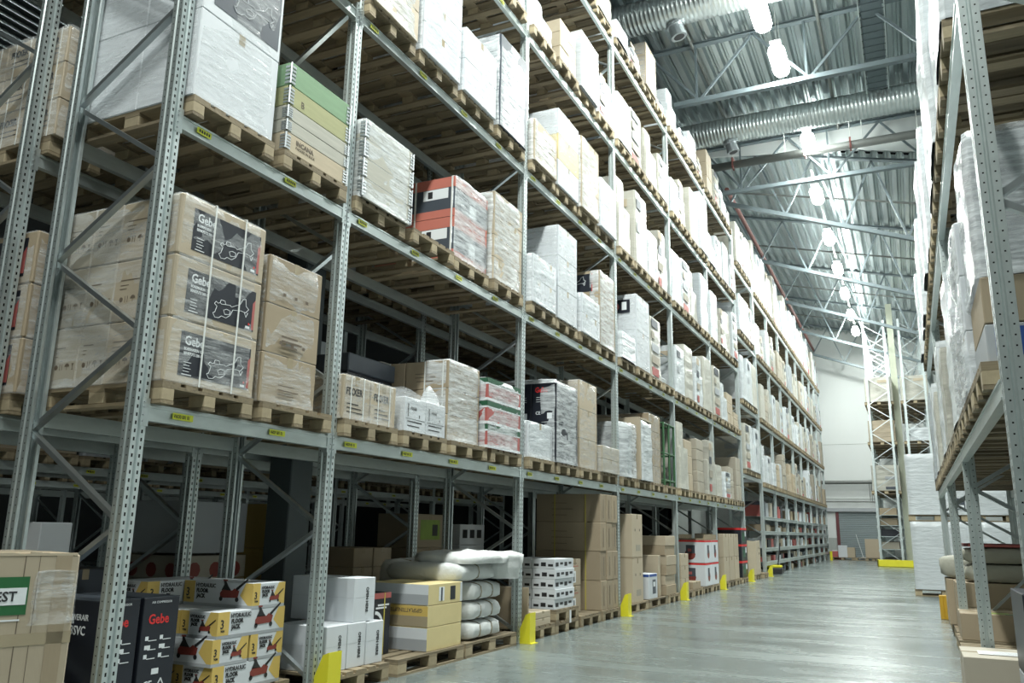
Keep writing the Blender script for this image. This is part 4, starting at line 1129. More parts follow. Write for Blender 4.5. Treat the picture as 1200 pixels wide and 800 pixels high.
# red banded crate pair in the far rack is given by a small coloured load
# low shelves of the far rack: small goods on wire decks
goods = ['kraft', 'kraft_g', 'grey_card', 'white_card', 'kraft', 'navy_card', 'kraft_l', 'red_card', 'black_card']
for li, z in enumerate([0.0] + LFl):
    for bi, (u, v) in enumerate(zip(UF, UF[1:])):
        if li:
            MB().box(-1.0, -.05, .06, v - u - .06, z + .045, z + .055, 'steel').build('shelf_deck', R1f, (0, u - UF[0], 0))
        y = u + .12; k = 0
        while y < v - .5 and k < 4:
            wd = rng.uniform(.3, .62); hmax = .22 if li in (1, 3) else .3
            if li == 4: hmax = .5
            if li == 0: hmax = .22
            h = rng.uniform(.6, 1) * hmax
            if rng.random() < .82 and y + wd < v - .08:
                g = goods[rng.randrange(len(goods))]
                o = put('small_carton', carton_mesh(.6, round(wd, 1), round(h, 2), g, None), None, (XF - .06 - rng.uniform(0, .1), y, z + .056 if li else 0.002))
                nm = {'kraft': 'brown', 'kraft_g': 'drab brown', 'grey_card': 'grey', 'white_card': 'white', 'navy_card': 'dark blue', 'kraft_l': 'pale brown', 'red_card': 'red', 'black_card': 'black'}[g]
                tag(o, f'small {nm} carton, {["leftmost", "second", "third", "fourth"][k]} in {BAY[bi + 1]} bay, {["floor", "lowest shelf", "second low shelf", "third low shelf", "fourth low shelf"][li]}, distant left rack', 'carton', 'small goods in distant left rack')
            y += wd + rng.uniform(.06, .3); k += 1

# ------------------------------------------------------------------ second rack behind (seen through the first)
for li in range(0, 4):
    for bi in range(1, 7):
        if li > 0 and bi > 4: continue
        if li == 3 and bi > 2: continue
        ys = slots(U[bi], U[bi + 1]); n = len(ys)
        for k, y in enumerate(ys):
            if (li, bi, k) in ((0, 1, 0), (1, 1, 0)): pass
            where = f'{POS[n][k]} in {["first", "second", "third", "fourth", "fifth", "sixth", "seventh"][bi]} bay, {LEV[li]} shelf of the rack behind'
            pallet(-5.66, y, LV[li] + .058, f'wooden pallet, {where}', 'pallets on the rack behind', bi == 1 and li < 2 and k == 0)
            if (li, bi, k) in ((0, 1, 0), (1, 1, 0), (1, 2, 1), (0, 2, 0)): continue
            kd = rng.choice(('brown', 'kraft', 'cream', 'grey')); h = rng.choice((.5, .8, 1.1, 1.3))
            far_load(-5.68, y, LV[li] + .202, h, kd, (bi + k) % 6, f'{LOOK[kd]}, {where}', 'loads on the rack behind')
# picture cartons at its near end
t = thing('strapped_carton_load', 'brown cartons with dark bicycle-like pictures at far left edge', 'pallet load', (-5.62, 3.62, ZB))
for k in range(3):
    q = .405
    for i in range(2):
        o = put('carton', carton_mesh(.54, .6, q - .004, 'kraft', None, .01), t, (-i * .55, 0, k * q))
        MB().box(-.50, -.10, -.002, 0, .06, q - .05, 'black_card').build('picture_panel', o)
        mb = MB(); mb.quad([(-.14, -.0045, .08), (-.10, -.0045, .08), (-.10, -.0045, q - .12), (-.14, -.0045, q - .17)], 'red_card'); mb.build('red_stripe', o)
        mb = MB(); jack_outline(mb, 'y', -.003, -.46, .09, .30, 'white', .008); mb.build('machine_drawing', o)
put('stretch_film', film_mesh(.6, 1.09, .405 * 3, 'film_thin', .006, 91, 8, 14, 14, 3), t)
t = thing('wrapped_pallet_load', 'brown cartons printed FIXXER in slack film at upper left', 'pallet load', (-5.62, 3.62, ZB2))
for k in range(3):
    for i in range(3):
        o = put('carton', carton_mesh(.36, .7, .31 - .004, 'kraft_l', None, .006), t, (-i * .37, 0, k * .31))
        text('FIXXER', .075, (-.32, -.0014, .18), 'y', 'ink', o, bold=.003, sx=.85)
        for q in range(2): MB().box(-.3, -.1, -.0015, 0, .13 - q * .04, .137 - q * .04, 'ink').build('printed_line', o)
        for xx in (-.09, -.27): MB().box(xx - .005, xx + .005, -.003, 0, 0, .31, 'strap').build('strap', o)
put('stretch_film', film_mesh(.72, 1.11, .94, 'film_thin', .02, 93, 8, 14, 14, 3, hump=.06), t)
load('carton_stack', 'brown cartons behind the FIXXER cartons on the rack behind', -5.7, S2[0] + .02, ZB, .76, 1.0, .8, nz=2, ny=1, m='kraft', film=None, seed=3)
load('carton_stack', 'brown cartons behind the bare pallet on second shelf', -5.7, S2[1] + .02, ZB2, .76, 1.0, .9, nz=3, ny=1, m='kraft', film=None, seed=4)
# dim racks across the next aisle: pallets on the beams
for r_i, (xf, us) in enumerate(((-10.05, [5.7, 9.4, 13.1, 16.8]), (-14.15, [7.7, 11.4, 15.1]))):
    for bi, u in enumerate(us):
        for k in range(4):
            y = u + .06 + .885 * k
            wr = f'{POS[4][k]} in {BAY[bi + 1]} bay of {["the first", "the second"][r_i]} dim rack across next aisle'
            pallet(xf + .06, y, 1.95 + .058, f'wooden pallet, {wr}', 'pallets across next aisle', small=r_i == 1)
            if (k + bi) % 3: far_load(xf + .05, y, 2.152, .9, ('brown', 'kraft', 'grey')[(k + bi) % 3], k, f'{LOOK[("brown", "kraft", "grey")[(k + bi) % 3]]}, {wr}', 'loads across next aisle')
    for bi, u in enumerate(([2.0, 5.7, 9.4, 13.1, 16.8], [4.0, 7.7, 11.4, 15.1, 18.8])[r_i]):
        for y in slots(u, u + 3.7): beam_label([R3, R4][r_i], xf, y + .1, 1.95, False)

# ------------------------------------------------------------------ goods on the floor under the left racks
def fpal(i, y, label, turned=False, near=True, x=XP, z=0.0):
    return pallet(x, y, z, label, 'pallets on floor under left rack', near, turned)
FZ = .146
# yawed worn carton with green label at left edge
t = thing('shipping_carton', 'large worn brown carton with green-edged label, bottom left corner', 'carton', (-4.13, 3.17, FZ), math.radians(-18.7))
mb = MB(); mb.chbox(-.95, 0, -1.3, 0, 0, .955, 'kraft_l', .008); mb.build('body', t)
mb = MB(); r_ = random.Random(4)
y = -1.28
while y < -.05:
    wv = r_.uniform(.02, .06); mb.box(-.012, .002, y, y + wv, .95, .955 + r_.uniform(.004, .022), 'kraft_l'); y += wv
mb.box(-.4, 0, -1.3, -.03, .955, .962, 'kraft'); mb.build('torn_flap', t)
mb = plate('x', -.85, -.235, .655, .845, .001, 'green_lab'); mb.build('green_label', t)
plate('x', -.85, -.243, .705, .79, .0028, 'white').build('white_band', t)
o = text('BEST', .068, (.0055, -.425, .725), 'x', 'ink', t, bold=.0015, sx=.95)
o = text('HARVEST', .0001, (.0, -.6, .722), 'x', 'ink', t) if False else None
mb = MB(); mb.box(.001, .002, -1.3, 0, .50, .56, 'tape'); mb.box(.001, .002, -.12, -.04, 0, .95, 'kraft'); mb.box(.001, .0025, -.8, -.26, .625, .633, 'white'); mb.build('packing_tape', t)
put('torn_film', film_mesh(.20, .01, .26, 'film_thin', .012, 7, 10, 2, 10, 1), t, (.012, -.21, .60))
mb = MB(); mb.box(.0, .001, -.09, -.06, .86, .95, 'ink'); mb.box(0, .001, -.27, -.265, .1, .95, 'ink_brown'); mb.box(0, .001, -.2, -.197, .1, .95, 'ink_brown'); mb.build('scuff_marks', t)
pallet(-4.2, 1.9, 0, 'wooden pallet under the large worn carton, bottom left', 'pallets on floor under left rack', True)
# black compressor cartons
def compressor_box(label, x, y, side=True):
    t = thing('compressor_carton', label, 'carton', (x, y, FZ), 0, 'black compressor cartons')
    MB().chbox(-.62, 0, 0, .285, 0, .66, 'black_card', .004).build('body', t)
    MB().box(-.62, 0, 0, .285, .66, .664, 'navy_card').build('top_flap', t)
    text('Gebe', .085, (.0012, .045, .50), 'x', 'red_ink', t, bold=.0016, sx=.88)
    text('AIR COMPRESSOR', .02, (.0012, .06, .625), 'x', 'white', t, 'small_lettering')
    mb = MB()
    for c in range(2):
        for r in range(3): mb.box(.0005, .0015, .035 + c * .115, .06 + c * .115 + .02 * (r == 1), .40 - r * .055, .425 - r * .055, 'white'); mb.box(.0005, .0015, .06 + c * .115, .125 + c * .115, .395 - r * .055, .40 - r * .055, 'white')
    mb.box(.0005, .0015, .11, .165, .19, .225, 'white'); mb.build('printed_table', t)
    text('CE', .055, (.0012, .055, .115), 'x', 'white', t, 'ce_mark', bold=.001)
    mb = MB(); ribbon(mb, [(.165, .115), (.215, .115), (.19, .16), (.165, .115)], .008, 'x', .0004, 'white'); mb.build('recycling_mark', t)
    if side:
        text('POWERAIR', .05, (-.30, -.0012, .545), 'y', 'white', t, 'side_lettering', bold=.0005, sx=.8)
        text('9/13SVC', .075, (-.33, -.0012, .46), 'y', 'white', t, 'side_lettering', bold=.001, sx=.8)
        mb = MB(); ribbon(mb, [(-.42 + .07 * math.cos(a * .3), .2 + .1 * math.sin(a * .3)) for a in range(-3, 6)], .012, 'y', -.0006, 'grey_card'); mb.build('printed_curve', t)
    return t
pallet(-4.42, 3.60, 0, 'wooden pallet under the black compressor cartons', 'pallets on floor under left rack', True)
compressor_box('black compressor carton, left one, behind the front post', -4.46, 3.61)
compressor_box('black compressor carton, right one, red lettering fully visible', -4.46, 3.925, False)
# floor jack cartons
pallet(-4.36, 4.46, 0, 'wooden pallet under the floor jack cartons', 'pallets on floor under left rack', True)
def jack_pic(mb, face, off, a, b, s):
    """printed red trolley jack"""
    def F(pts, m):
        i = len(mb.v)
        for x, z in pts: mb.v.append((off + .0012, a + x * s, b + z * s) if face == 'x' else (a + x * s, off - .0012, b + z * s))
        mb.f.append(tuple(range(i, i + len(pts)))); mb.m.append(mb.mi(m))
    F([(.05, .12), (.62, .14), (.66, .30), (.50, .36), (.42, .30), (.12, .32), (.04, .24)], 'jack_red')
    F([(.08, .30), (.40, .30), (.30, .40), (.22, .52), (.14, .52), (.16, .44)], 'ink')
    F([(.12, .52), (.26, .52), (.26, .56), (.12, .56)], 'jack_red')
    F([(.58, .30), (.92, .56), (.90, .60), (.54, .36)], 'ink')
    for cx in (.08, .60):
        F([(cx + .06 * math.cos(t_ * .7854), .10 + .06 * math.sin(t_ * .7854)) for t_ in range(8)], 'ink')
JL, JW, JH = .68, .345, .178
def jack_box(label, x, y, z, long_x):
    """long_x: long side runs along x (end faces the aisle)"""
    dx, dy = (JL, JW) if long_x else (JW, JL)
    t = thing('floor_jack_carton', label, 'carton', (x, y, z), 0, 'hydraulic floor jack cartons')
    MB().chbox(-dx, 0, 0, dy, .0, JH, 'grey_card' if False else 'white_card', .003).build('body', t)
    MB().box(-dx, .0012, -.0012, dy, .0, .022, 'grey_card').build('bottom_band', t)
    for face, L in (('x', dy), ('y', dx)):
        o0 = 0.0; a0 = 0 if face == 'x' else -L
        long_ = L > .5
        off = .0 if face == 'x' else -.0
        mb = MB(); yw = .16 * L if long_ else .22 * L
        plate(face, a0, a0 + yw, .022, JH, off, 'yellow_card', mb)
        mb.build('yellow_end', t); mb = MB()
        i = len(mb.v); p = [(a0 + L, .022), (a0 + L, JH), (a0 + L - .07, JH), (a0 + L - .12, .09), (a0 + L - .04, .022)]
        for (q, zz) in p: mb.v.append((off + .0008, q, zz) if face == 'x' else (q, off - .0008, zz))
        mb.f.append(tuple(range(i, i + 5))); mb.m.append(mb.mi('yellow_card'))
        mb.build('yellow_corner', t)
        mb = MB(); s = .30 if long_ else .17; jack_pic(mb, face, off + (.001 if face == 'x' else -.001), a0 + L * (.52 if long_ else .5), .03, s); mb.build('jack_picture', t)
        def tx(st, sz, a, zz, mname='ink', bold=.001):
            text(st, sz, (off + .0022, a, zz) if face == 'x' else (a, off - .0022, zz), face, mname, t, bold=bold, sx=.9)
        tx('3', .085 if long_ else .07, a0 + yw * .22, .068, bold=.0012); tx('TON', .018, a0 + yw * .3, .045)
        k = .040 if long_ else .028
        tx('HYDRAULIC', k, a0 + yw + .012, .135); tx('FLOOR', k, a0 + yw + .02, .135 - k * .95, bold=.002); tx('JACK', k, a0 + yw + .026, .135 - k * 1.9, bold=.002)
    return t
jx = -4.38; j0 = 4.48
pos = ['bottom', 'second', 'third', 'top']
jack_box('floor jack carton, bottom layer, long side to aisle', jx, j0, FZ, False)
jack_box('floor jack carton, bottom layer, behind front one', jx - .35, j0 + .02, FZ, False)
jack_box('floor jack carton, second layer, left of two ends', jx, j0 - .02, FZ + JH, True)
jack_box('floor jack carton, second layer, right of two ends', jx, j0 + .345, FZ + JH, True)
jack_box('floor jack carton, third layer, long side to aisle', jx, j0 + .01, FZ + 2 * JH, False)
jack_box('floor jack carton, third layer, behind front one', jx - .35, j0 - .0, FZ + 2 * JH, False)
jack_box('floor jack carton, top layer, long side to the near end', jx, j0 + .33, FZ + 3 * JH, True)
jack_box('floor jack carton, top layer, set back at left', jx - .42, j0 - .02, FZ + 3 * JH, False) if False else None
t = load('carton_stack', 'drab cartons supporting the rear jack carton', -4.95, 3.62 + .55, FZ, .30, .34, .50, ny=1, nx=1, nz=2, m='kraft_g', film=None) if False else None
jack_box('floor jack carton, top layer, set back at left behind black cartons', -5.12, 4.50, FZ + 3 * JH, False) if False else None
for k in range(4): jack_box(f'floor jack carton, rear column, {pos[k]} layer', -5.08, 4.47 + .01 * (k % 2), FZ + JH * k, False)
# white cartons printed OPEN HERE
pallet(XP, 5.52, 0, 'wooden pallet under white OPEN HERE cartons', 'pallets on floor under left rack', True)
def open_box(label, x, y, z, w, h, d=.5, top=False):
    t = thing('white_carton', label, 'carton', (x, y, z), 0, 'white OPEN HERE cartons')
    put('body', carton_mesh(d, w, h, 'white_card', None, .004), t)
    text('OPEN HERE', .05, (.0012, w * .5 + .02, h * .78), 'x', 'ink', t, bold=.0015, roll=-math.pi / 2, sx=.78)
    MB().box(0, .001, .0, w, h * .55, h * .553, 'grey_card').box(-d, .0, -.001, 0, h * .55, h * .553, 'grey_card').build('carton_seam', t)
    if top: MB().box(-.42, -.30, -.0015, 0, .05, h - .05, 'grey_card').box(-.34, -.315, -.0025, 0, .06, h - .03, 'blue_ink').build('blue_label', t)
    return t
open_box('white carton, bottom left of OPEN HERE stack', -4.26, 5.55, FZ, .27, .35)
open_box('white carton, bottom middle of OPEN HERE stack', -4.26, 5.83, FZ, .25, .35)
open_box('white carton, bottom right of OPEN HERE stack', -4.25, 6.085, FZ, .24, .34)
open_box('white carton with blue label, top of OPEN HERE stack', -4.27, 5.90, FZ + .352, .30, .355, .66, True)
# black and red tool carton
pallet(XP, 6.46, 0, 'empty floor pallet before black carton, second bay', 'pallets on floor under left rack', True, True)
t = thing('tool_carton', 'slim black carton with red top stripe and white ring picture', 'carton', (-4.48, 6.5, FZ))
MB().chbox(-.4, 0, 0, .27, 0, .54, 'black_card', .004).build('body', t); MB().box(0, .0015, 0, .27, .49, .54, 'red_card').build('red_stripe', t)
mb = MB(); ribbon(mb, [(.02 + .13 * math.cos(a * .26), .22 + .15 * math.sin(a * .26)) for a in range(-5, 7)], .03, 'x', .0005, 'white'); mb.box(.0005, .002, .03, .2, .40, .415, 'white'); mb.box(.0005, .002, .06, .24, .425, .44, 'white'); mb.build('ring_picture', t)
MB().box(0, .004, .16, .172, 0, .542, 'strap_y').build('strap', t)
# yellow and grey cartons
pallet(XP - .0, 7.70, 0, 'floor pallet under white sacks, second bay', 'pallets on floor under left rack', True, True)
pal3 = [(-4.2, 7.18)]
for k, (hh, z0) in enumerate(((.215, 0), (.195, .217), (.195, .414))):
    t = thing('flat_carton', ['pale yellow and grey flat carton, bottom of three', 'yellow flat carton with printed side, middle of three', 'pale yellow flat carton with two dark windows, top of three'][k], 'carton', (-4.2 + .0, 6.98, FZ + z0 + .0), 0, 'three flat yellow cartons')
    MB().chbox(-.70, 0, 0, .66, 0, hh - .003, 'gold_card', .003).build('body', t)
    a, b = (('white_card', 'grey_card') if k != 1 else ('yellow_card', 'tape'))
    plate('y', -.70, -.0, hh * .5, hh - .006, 0, a).build('upper_side', t); plate('y', -.70, -.0, .004, hh * .5, 0, b).build('lower_side', t)
    if k == 1: text('GIPSPLATTENLIFTER', .05, (-.06, -.0022, .165), 'y', 'ink_brown', t, bold=.0008, roll=math.pi, sx=.85)
    if k == 2:
        plate('x', .20, .30, .03, .16, 0, 'white').build('white_window', t); plate('x', .235, .265, .03, .155, .0016, 'navy_card').build('dark_window', t); plate('x', .42, .52, .03, .16, 0, 'black_card').build('dark_window', t)
        plate('x', .62, .66, .004, hh - .006, 0, 'white_card').build('pale_edge', t)
# sacks
def sack(name, label, x, y, z, w, d, h, m='sack', seed=0, cords=2, group=None, cm='tape'):
    t = thing(name, label, 'sack', (x, y, z), 0, group)
    mb = MB(); nu, nv = 26, 16; mi = mb.mi(m)
    for i in range(nu + 1):
        u = i / nu
        for j in range(nv):
            a = 2 * math.pi * j / nv
            e = .52
            cx = math.copysign(abs(math.cos(a)) ** e, math.cos(a)); cz = math.copysign(abs(math.sin(a)) ** e, math.sin(a))
            end = min(1, (min(u, 1 - u) / .12)) ** .4 if 0 < u < 1 else .02
            pinch = 1 - .07 * sum(math.exp(-((u - (k + 1) / (cords + 1)) / .025) ** 2) for k in range(cords))
            nn = noise.noise(Vector((u * 7 + seed, cx * 1.5, cz * 1.5 + seed)))
            r = end * pinch * (1 + .07 * nn)
            mb.v.append((-d / 2 + cx * d / 2 * r * .98, u * w, h / 2 + cz * h / 2 * (end * .25 + .75 if 0 < u < 1 else .3) * pinch * (1 + .05 * nn)))
    for i in range(nu):
        for j in range(nv): mb.f.append((i * nv + j, (i + 1) * nv + j, (i + 1) * nv + (j + 1) % nv, i * nv + (j + 1) % nv)); mb.m.append(mi)
    mb.f.append(tuple(range(nv))); mb.m.append(mi); mb.f.append(tuple(nu * nv + k for k in range(nv))[::-1]); mb.m.append(mi)
    mb.build('bale', t, smooth=True)
    for k in range(cords):
        yy = w * (k + 1) / (cords + 1); c = MB(); pts = []
        for j in range(21):
            a = 2 * math.pi * j / 20
            cx = math.copysign(abs(math.cos(a)) ** .52, math.cos(a)); cz = math.copysign(abs(math.sin(a)) ** .52, math.sin(a)); pts.append((-d / 2 + cx * d / 2 * .95, yy, h / 2 + cz * h / 2 * .97))
        for p_, q_ in zip(pts, pts[1:]): c.tube(p_, q_, .005, cm, 5, caps=False)
        c.build('cord', t)
    return t
sn = ['bottom', 'second', 'third']
for k in range(3): sack('woven_sack', f'white tied sack bale, {sn[k]} of front stack', -4.18, 7.80, FZ + k * .195, .80, .75, .19, seed=k * 3, group='white tied sack bales')
sack('woven_sack', 'large folded white sack bale on top of the stack', -4.20, 7.55, FZ + .585, 1.0, .95, .20, seed=20, cords=1)
sack('woven_sack', 'white sack bale behind the stack, lower left', -4.95, 7.72, FZ, .8, .4, .8, seed=31, cords=2)
t = tag(put('loose_sack', film_mesh(.95, .8, .09, 'sack', .05, 45, 16, 12, 4, 1, hump=.03, rnd=.15), None, (-4.10, 7.70, FZ + .775)), 'loose white sacks crumpled on top of the bale stack', 'sack')
tag(put('draped_sack', film_mesh(.34, .5, .26, 'sack', .05, 47, 10, 10, 8, 1, hump=.02, rnd=.12, taper=-.35), None, (-4.06, 8.42, FZ + .60)), 'crumpled white sack hanging over right end of bale stack', 'sack')
# third bay on the floor
NB = True
fpal(0, 9.24, 'floor pallet at start of third bay under flat cartons')
tag(MB().box(-.9, 0, 0, .03, 0, .46, 'kraft').box(-.9, .0, .03, .034, .0, .46, 'kraft_l').build('cardboard_sheet', None, (-4.2, 9.26, FZ)), 'upright brown cardboard sheet beside third post', 'cardboard')
for k in range(2): tag(put('flat_carton', carton_mesh(.5, .46, .08, 'kraft_l', 'tape'), None, (-4.18, 9.45, FZ + k * .082)), f'small flat pale carton, {["lower", "upper"][k]} one on third bay pallet', 'carton')
fpal(0, 10.06, 'lower pallet of two stacked in third bay'); fpal(0, 10.07, 'upper pallet of two stacked in third bay', z=.146)
tag(MB().box(0, .0015, 0, .06, 0, .16, 'paper').build('paper_note', None, (-4.166, 10.52, .10)), 'white paper note hanging on the stacked pallets', 'paper')
for k in range(5):
    for i in range(2):
        o = thing('printed_carton', f'grey-white printed carton, {["bottom", "second", "third", "fourth", "top"][k]} layer, {["front", "rear"][i]} of stack in third bay', 'carton', (-4.2 - i * .33 + (.015 if k % 2 else 0), 10.08, .292 + k * .125), 0, 'grey-white printed cartons')
        put('body', carton_mesh(.32, .66, .122, 'white_card', None, .003), o)
        mb = MB()
        for q in range(4): mb.box(0, .001, .04 + q * .15, .14 + q * .15, .03 + .02 * (q % 2), .08, 'ink'); 
        for q in range(3): mb.box(-.29 + q * .1, -.22 + q * .1, -.001, 0, .03, .06 + .02 * (q % 2), 'ink')
        mb.build('printed_marks', o)
fpal(0, 10.96, 'floor pallet third from left in third bay')
for k in range(2):
    o = thing('icon_carton', f'brown carton with white picture label, {["lower", "upper"][k]} of two in third bay', 'carton', (-4.42, 11.14, FZ + k * .37)); put('body', carton_mesh(.5, .46, .365, 'kraft_l', 'tape'), o)
    plate('x', .12, .26, .04, .2, 0, 'white').build('picture_label', o); plate('x', .17, .21, .06, .17, .0015, 'navy_card').build('figure_print', o); plate('x', .08, .36, .26, .27, 0, 'red_card').build('red_line', o); plate('x', .08, .3, .3, .31, 0, 'ink_brown').build('printed_line', o)
fpal(0, 11.86, 'floor pallet under tall brown carton wall')
t = load('strapped_carton_load', 'tall wall of long brown cartons with yellow straps, third bay floor', -4.2, 11.88, FZ, .78, 1.06, 1.68, ny=3, nx=1, nz=4, m='kraft', film=None, seed=5, tape=None, gap=.012, jitter=.02)
for x in (-.25, -.75): MB().box(x - .008, x + .008, -.003, 0, 0, 1.68, 'strap_y').build('strap', t)
for k in range(4):
    mb = MB(); zc = k * .42
    for q in range(3): mb.box(-.8, -.55 + .1 * (q % 2), -.0015, 0, zc + .1 + q * .09, zc + .108 + q * .09, 'ink_brown')
    mb.build('printed_lines', t)
    for j in range(3): MB().box(0.0, .0015, j * .26 + .1, j * .26 + .115, zc + .06, zc + .34, 'ink_brown').build('printed_line', t)
# fourth bay floor
fpal(0, 12.98, 'floor pallet under the tall twin cartons', True, False); 
for k in range(2): 
    o = thing('tall_carton', f'tall brown carton, {["lower", "upper"][k]} of two in fourth bay', 'carton', (-4.2, 13.40, FZ + k * .72)); put('body', carton_mesh(.5, .58, .70, 'kraft_l', 'tape'), o)
    for q in (.15, .4): MB().box(0, .0015, q, q + .03, .42, .46, 'ink').build('handling_symbols', o)
    MB().box(0, .0015, .2, .45, .1, .2, 'kraft_g').build('faint_print', o)
MB().box(-.5, 0, 0, .58, .70, .72, 'kraft').build('spacer_board', [o for o in bpy.data.objects if o.name.startswith('tall_carton')][0])
fpal(0, 14.24, 'floor pallet under the blue-white carton', True, False)
o = thing('pump_carton', 'small white and blue printed carton on fourth bay pallet', 'carton', (-4.2, 14.32, FZ)); put('body', carton_mesh(.42, .53, .42, 'white_card', None), o)
plate('x', .04, .49, .37, .415, 0, 'blue_ink').build('blue_band', o); plate('y', -.42, 0, .37, .415, 0, 'blue_ink').build('blue_band', o); plate('x', .22, .42, .08, .32, 0, 'navy_card').build('picture_panel', o); plate('x', .26, .38, .2, .28, .0015, 'white').build('picture_panel', o); plate('y', -.36, -.2, .05, .34, 0, 'grey_card').build('printed_text', o)
fpal(0, 15.5, 'floor pallet under the long carton pile', False, False)
for k in range(6):
    jx_ = rng.uniform(-.03, .03)
    o = put('long_carton', carton_mesh(1.05, .70, .175, 'kraft_l' if k % 2 else 'kraft', None, .006), None, (-4.2 + jx_, 15.42 + rng.uniform(-.02, .03), FZ + k * .178)); tag(o, f'long flat brown carton, {["bottom", "second", "third", "fourth", "fifth", "top"][k]} of the pile in fourth bay', 'carton', 'long flat cartons in fourth bay')
tag(put('narrow_carton', carton_mesh(.5, .16, .72, 'kraft_l', None), None, (-4.25, 15.1, FZ)), 'narrow upright brown carton left of the long carton pile', 'carton')
load('carton_stack', 'grey wrapped cartons set back in fourth bay on floor', -4.85, 13.05, FZ, .3, .4, 1.2, ny=1, nx=1, nz=3, m='grey_card', film=None, seed=8)
# fifth bay floor
for k in range(4): fpal(0, 16.6 + .88 * k, f'floor pallet in fifth bay, {POS[4][k]}', False, False)
load('carton_stack', 'small brown cartons with white patch, start of fifth bay floor', -4.22, 16.66, FZ, .6, .8, .72, ny=1, nz=3, m='kraft_l', film=None, seed=9, nx=1)
tag(put('flat_carton', carton_mesh(.7, .7, .14, 'kraft', 'tape'), None, (-4.2, 17.5, FZ)), 'flat brown carton lying on fifth bay floor pallet', 'carton')
for k in range(2):
    for j in range(2):
        o = thing('compact_machine_carton', f'white carton with red machine picture, {["lower", "upper"][k]} {["left", "right"][j]} in fifth bay', 'carton', (-4.18, 18.62 + j * .70, FZ + k * .49), 0, 'white cartons with red pictures'); put('body', carton_mesh(.66, .68, .485, 'white_card', None), o)
        plate('x', 0, .68, .445, .485, 0, 'red_ink').build('red_band', o); mb = MB(); mb.tube((.0, .34, .2), (.002, .34, .2), .11, 'jack_red', 12); mb.box(0, .0025, .24, .4, .2, .38, 'navy_card'); mb.build('machine_picture', o)
        if j == 0: plate('y', -.66, 0, .445, .485, 0, 'red_ink').build('red_band', o); mb = MB(); mb.tube((-.33, -.002, .18), (-.33, 0, .18), .12, 'jack_red', 12); mb.box(-.42, -.22, -.0025, 0, .2, .38, 'navy_card'); mb.box(-.38, -.3, -.0035, 0, .24, .3, 'red_card'); mb.build('machine_picture', o)
tag(MB().box(-.6, 0, 0, 1.2, 0, .03, 'wood').box(-.6, -.57, 0, 1.2, .03, .12, 'wood').box(-.03, 0, 0, 1.2, .03, .12, 'wood').build('wooden_tray', None, (-4.2, 18.7, FZ + .98)), 'low wooden tray on top of the red-picture cartons', 'tray')
# sixth bay floor
for k in range(4): fpal(0, 20.3 + .885 * k, f'floor pallet in sixth bay, {POS[4][k]}', False, False)
for k in range(2):
    for j in range(3):
        tag(put('tall_carton', carton_mesh(.7, .60, .56, 'kraft_l', 'tape'), None, (-4.2, 20.75 + j * .65, FZ + k * .565)), f'tall brown carton, {["lower", "upper"][k]} row, {["left", "middle", "right"][j]} in sixth bay', 'carton', 'tall brown cartons in sixth bay')
for k in range(3):
    o = thing('drink_crate', f'black carton with red top band, {["bottom", "middle", "top"][k]} of three in sixth bay', 'carton', (-4.18, 22.98, FZ + k * .43), 0, 'black and red cartons in sixth bay'); put('body', carton_mesh(.7, .82, .425, 'black_card', None), o)
    plate('x', 0, .82, .37, .425, 0, 'red_ink').build('red_band', o); plate('y', -.7, 0, .37, .425, 0, 'red_ink').build('red_band', o); plate('x', .2, .5, .08, .3, 0, 'green_card').build('printed_panel', o); plate('x', .56, .7, .2, .34, 0, 'white').build('printed_label', o)
# carton bin in the gap
t = thing('bulk_bin', 'large angular brown carton bin in the gap beyond sixth bay', 'carton', (-4.15, 24.8, FZ))
mb = MB(); k_ = mb.mi('kraft_l'); pts = [(0, .25), (0, .95), (-.2, 1.15), (-.9, 1.15), (-1.1, .95), (-1.1, .25), (-.9, .02), (-.2, .02)]
for z in (0, .92): mb.v += [(a, b, z + (.03 * (i % 2) if z else 0)) for i, (a, b) in enumerate(pts)]
mb.f += [tuple(range(8))] + [tuple(range(8, 16))[::-1]] + [(i, (i + 1) % 8, 8 + (i + 1) % 8, 8 + i) for i in range(8)]; mb.m += [k_] * 10; mb.build('body', t)
MB().box(0, .002, .7, .78, .7, .76, 'ink').box(0, .002, .7, .78, .55, .61, 'ink').build('handling_symbols', t)
pallet(XP, 24.95 + .0, 0, 'floor pallet under the angular carton bin', 'pallets on floor under left rack'); pallet(-4.1, 26.0, 0, 'bare floor pallet right of the carton bin', 'pallets on floor under left rack')

# goods on the floor of the rack behind
def back_stack(name, label, x, y, z, w, d, h, nz, m, extra=None, cat='carton'):
    t = thing(name, label, cat, (x, y, z))
    for k in range(nz): put('carton', carton_mesh(d, w, round(h / nz - .003, 3), m, None), t, (0, 0, k * h / nz))
    return t
pallet(-5.8, 5.50, 0, 'pallet on floor of rear rack under fruit trays', 'pallets on floor of rear rack')
t = thing('fruit_tray_stack', 'stacked trays with dark red printed fruit, behind jack cartons', 'tray stack', (-5.86, 5.52, FZ))
for k in range(4):
    o = MB().chbox(-1.0, 0, 0, .78, k * .215, k * .215 + .205, 'kraft_g', .005).build('tray', t)
    mb = MB()
    for q in range(3): mb.tube((0, .14 + q * .25, k * .215 + .08), (.002, .14 + q * .25, k * .215 + .08), .07, 'jack_red', 10)
    [mb.tube((-.14 - q * .24, -.002, k * .215 + .08), (-.14 - q * .24, 0, k * .215 + .08), .065, 'jack_red', 10) for q in range(4)]; mb.build('fruit_print', t)
t = back_stack('grey_carton_stack', 'plain pale grey cartons on top of the fruit trays', -5.90, 5.55, FZ + .87, .76, .8, .47, 1, 'grey_card')
pallet(-5.8, 6.68, 0, 'pallet on floor of rear rack under yellow striped cartons', 'pallets on floor of rear rack')
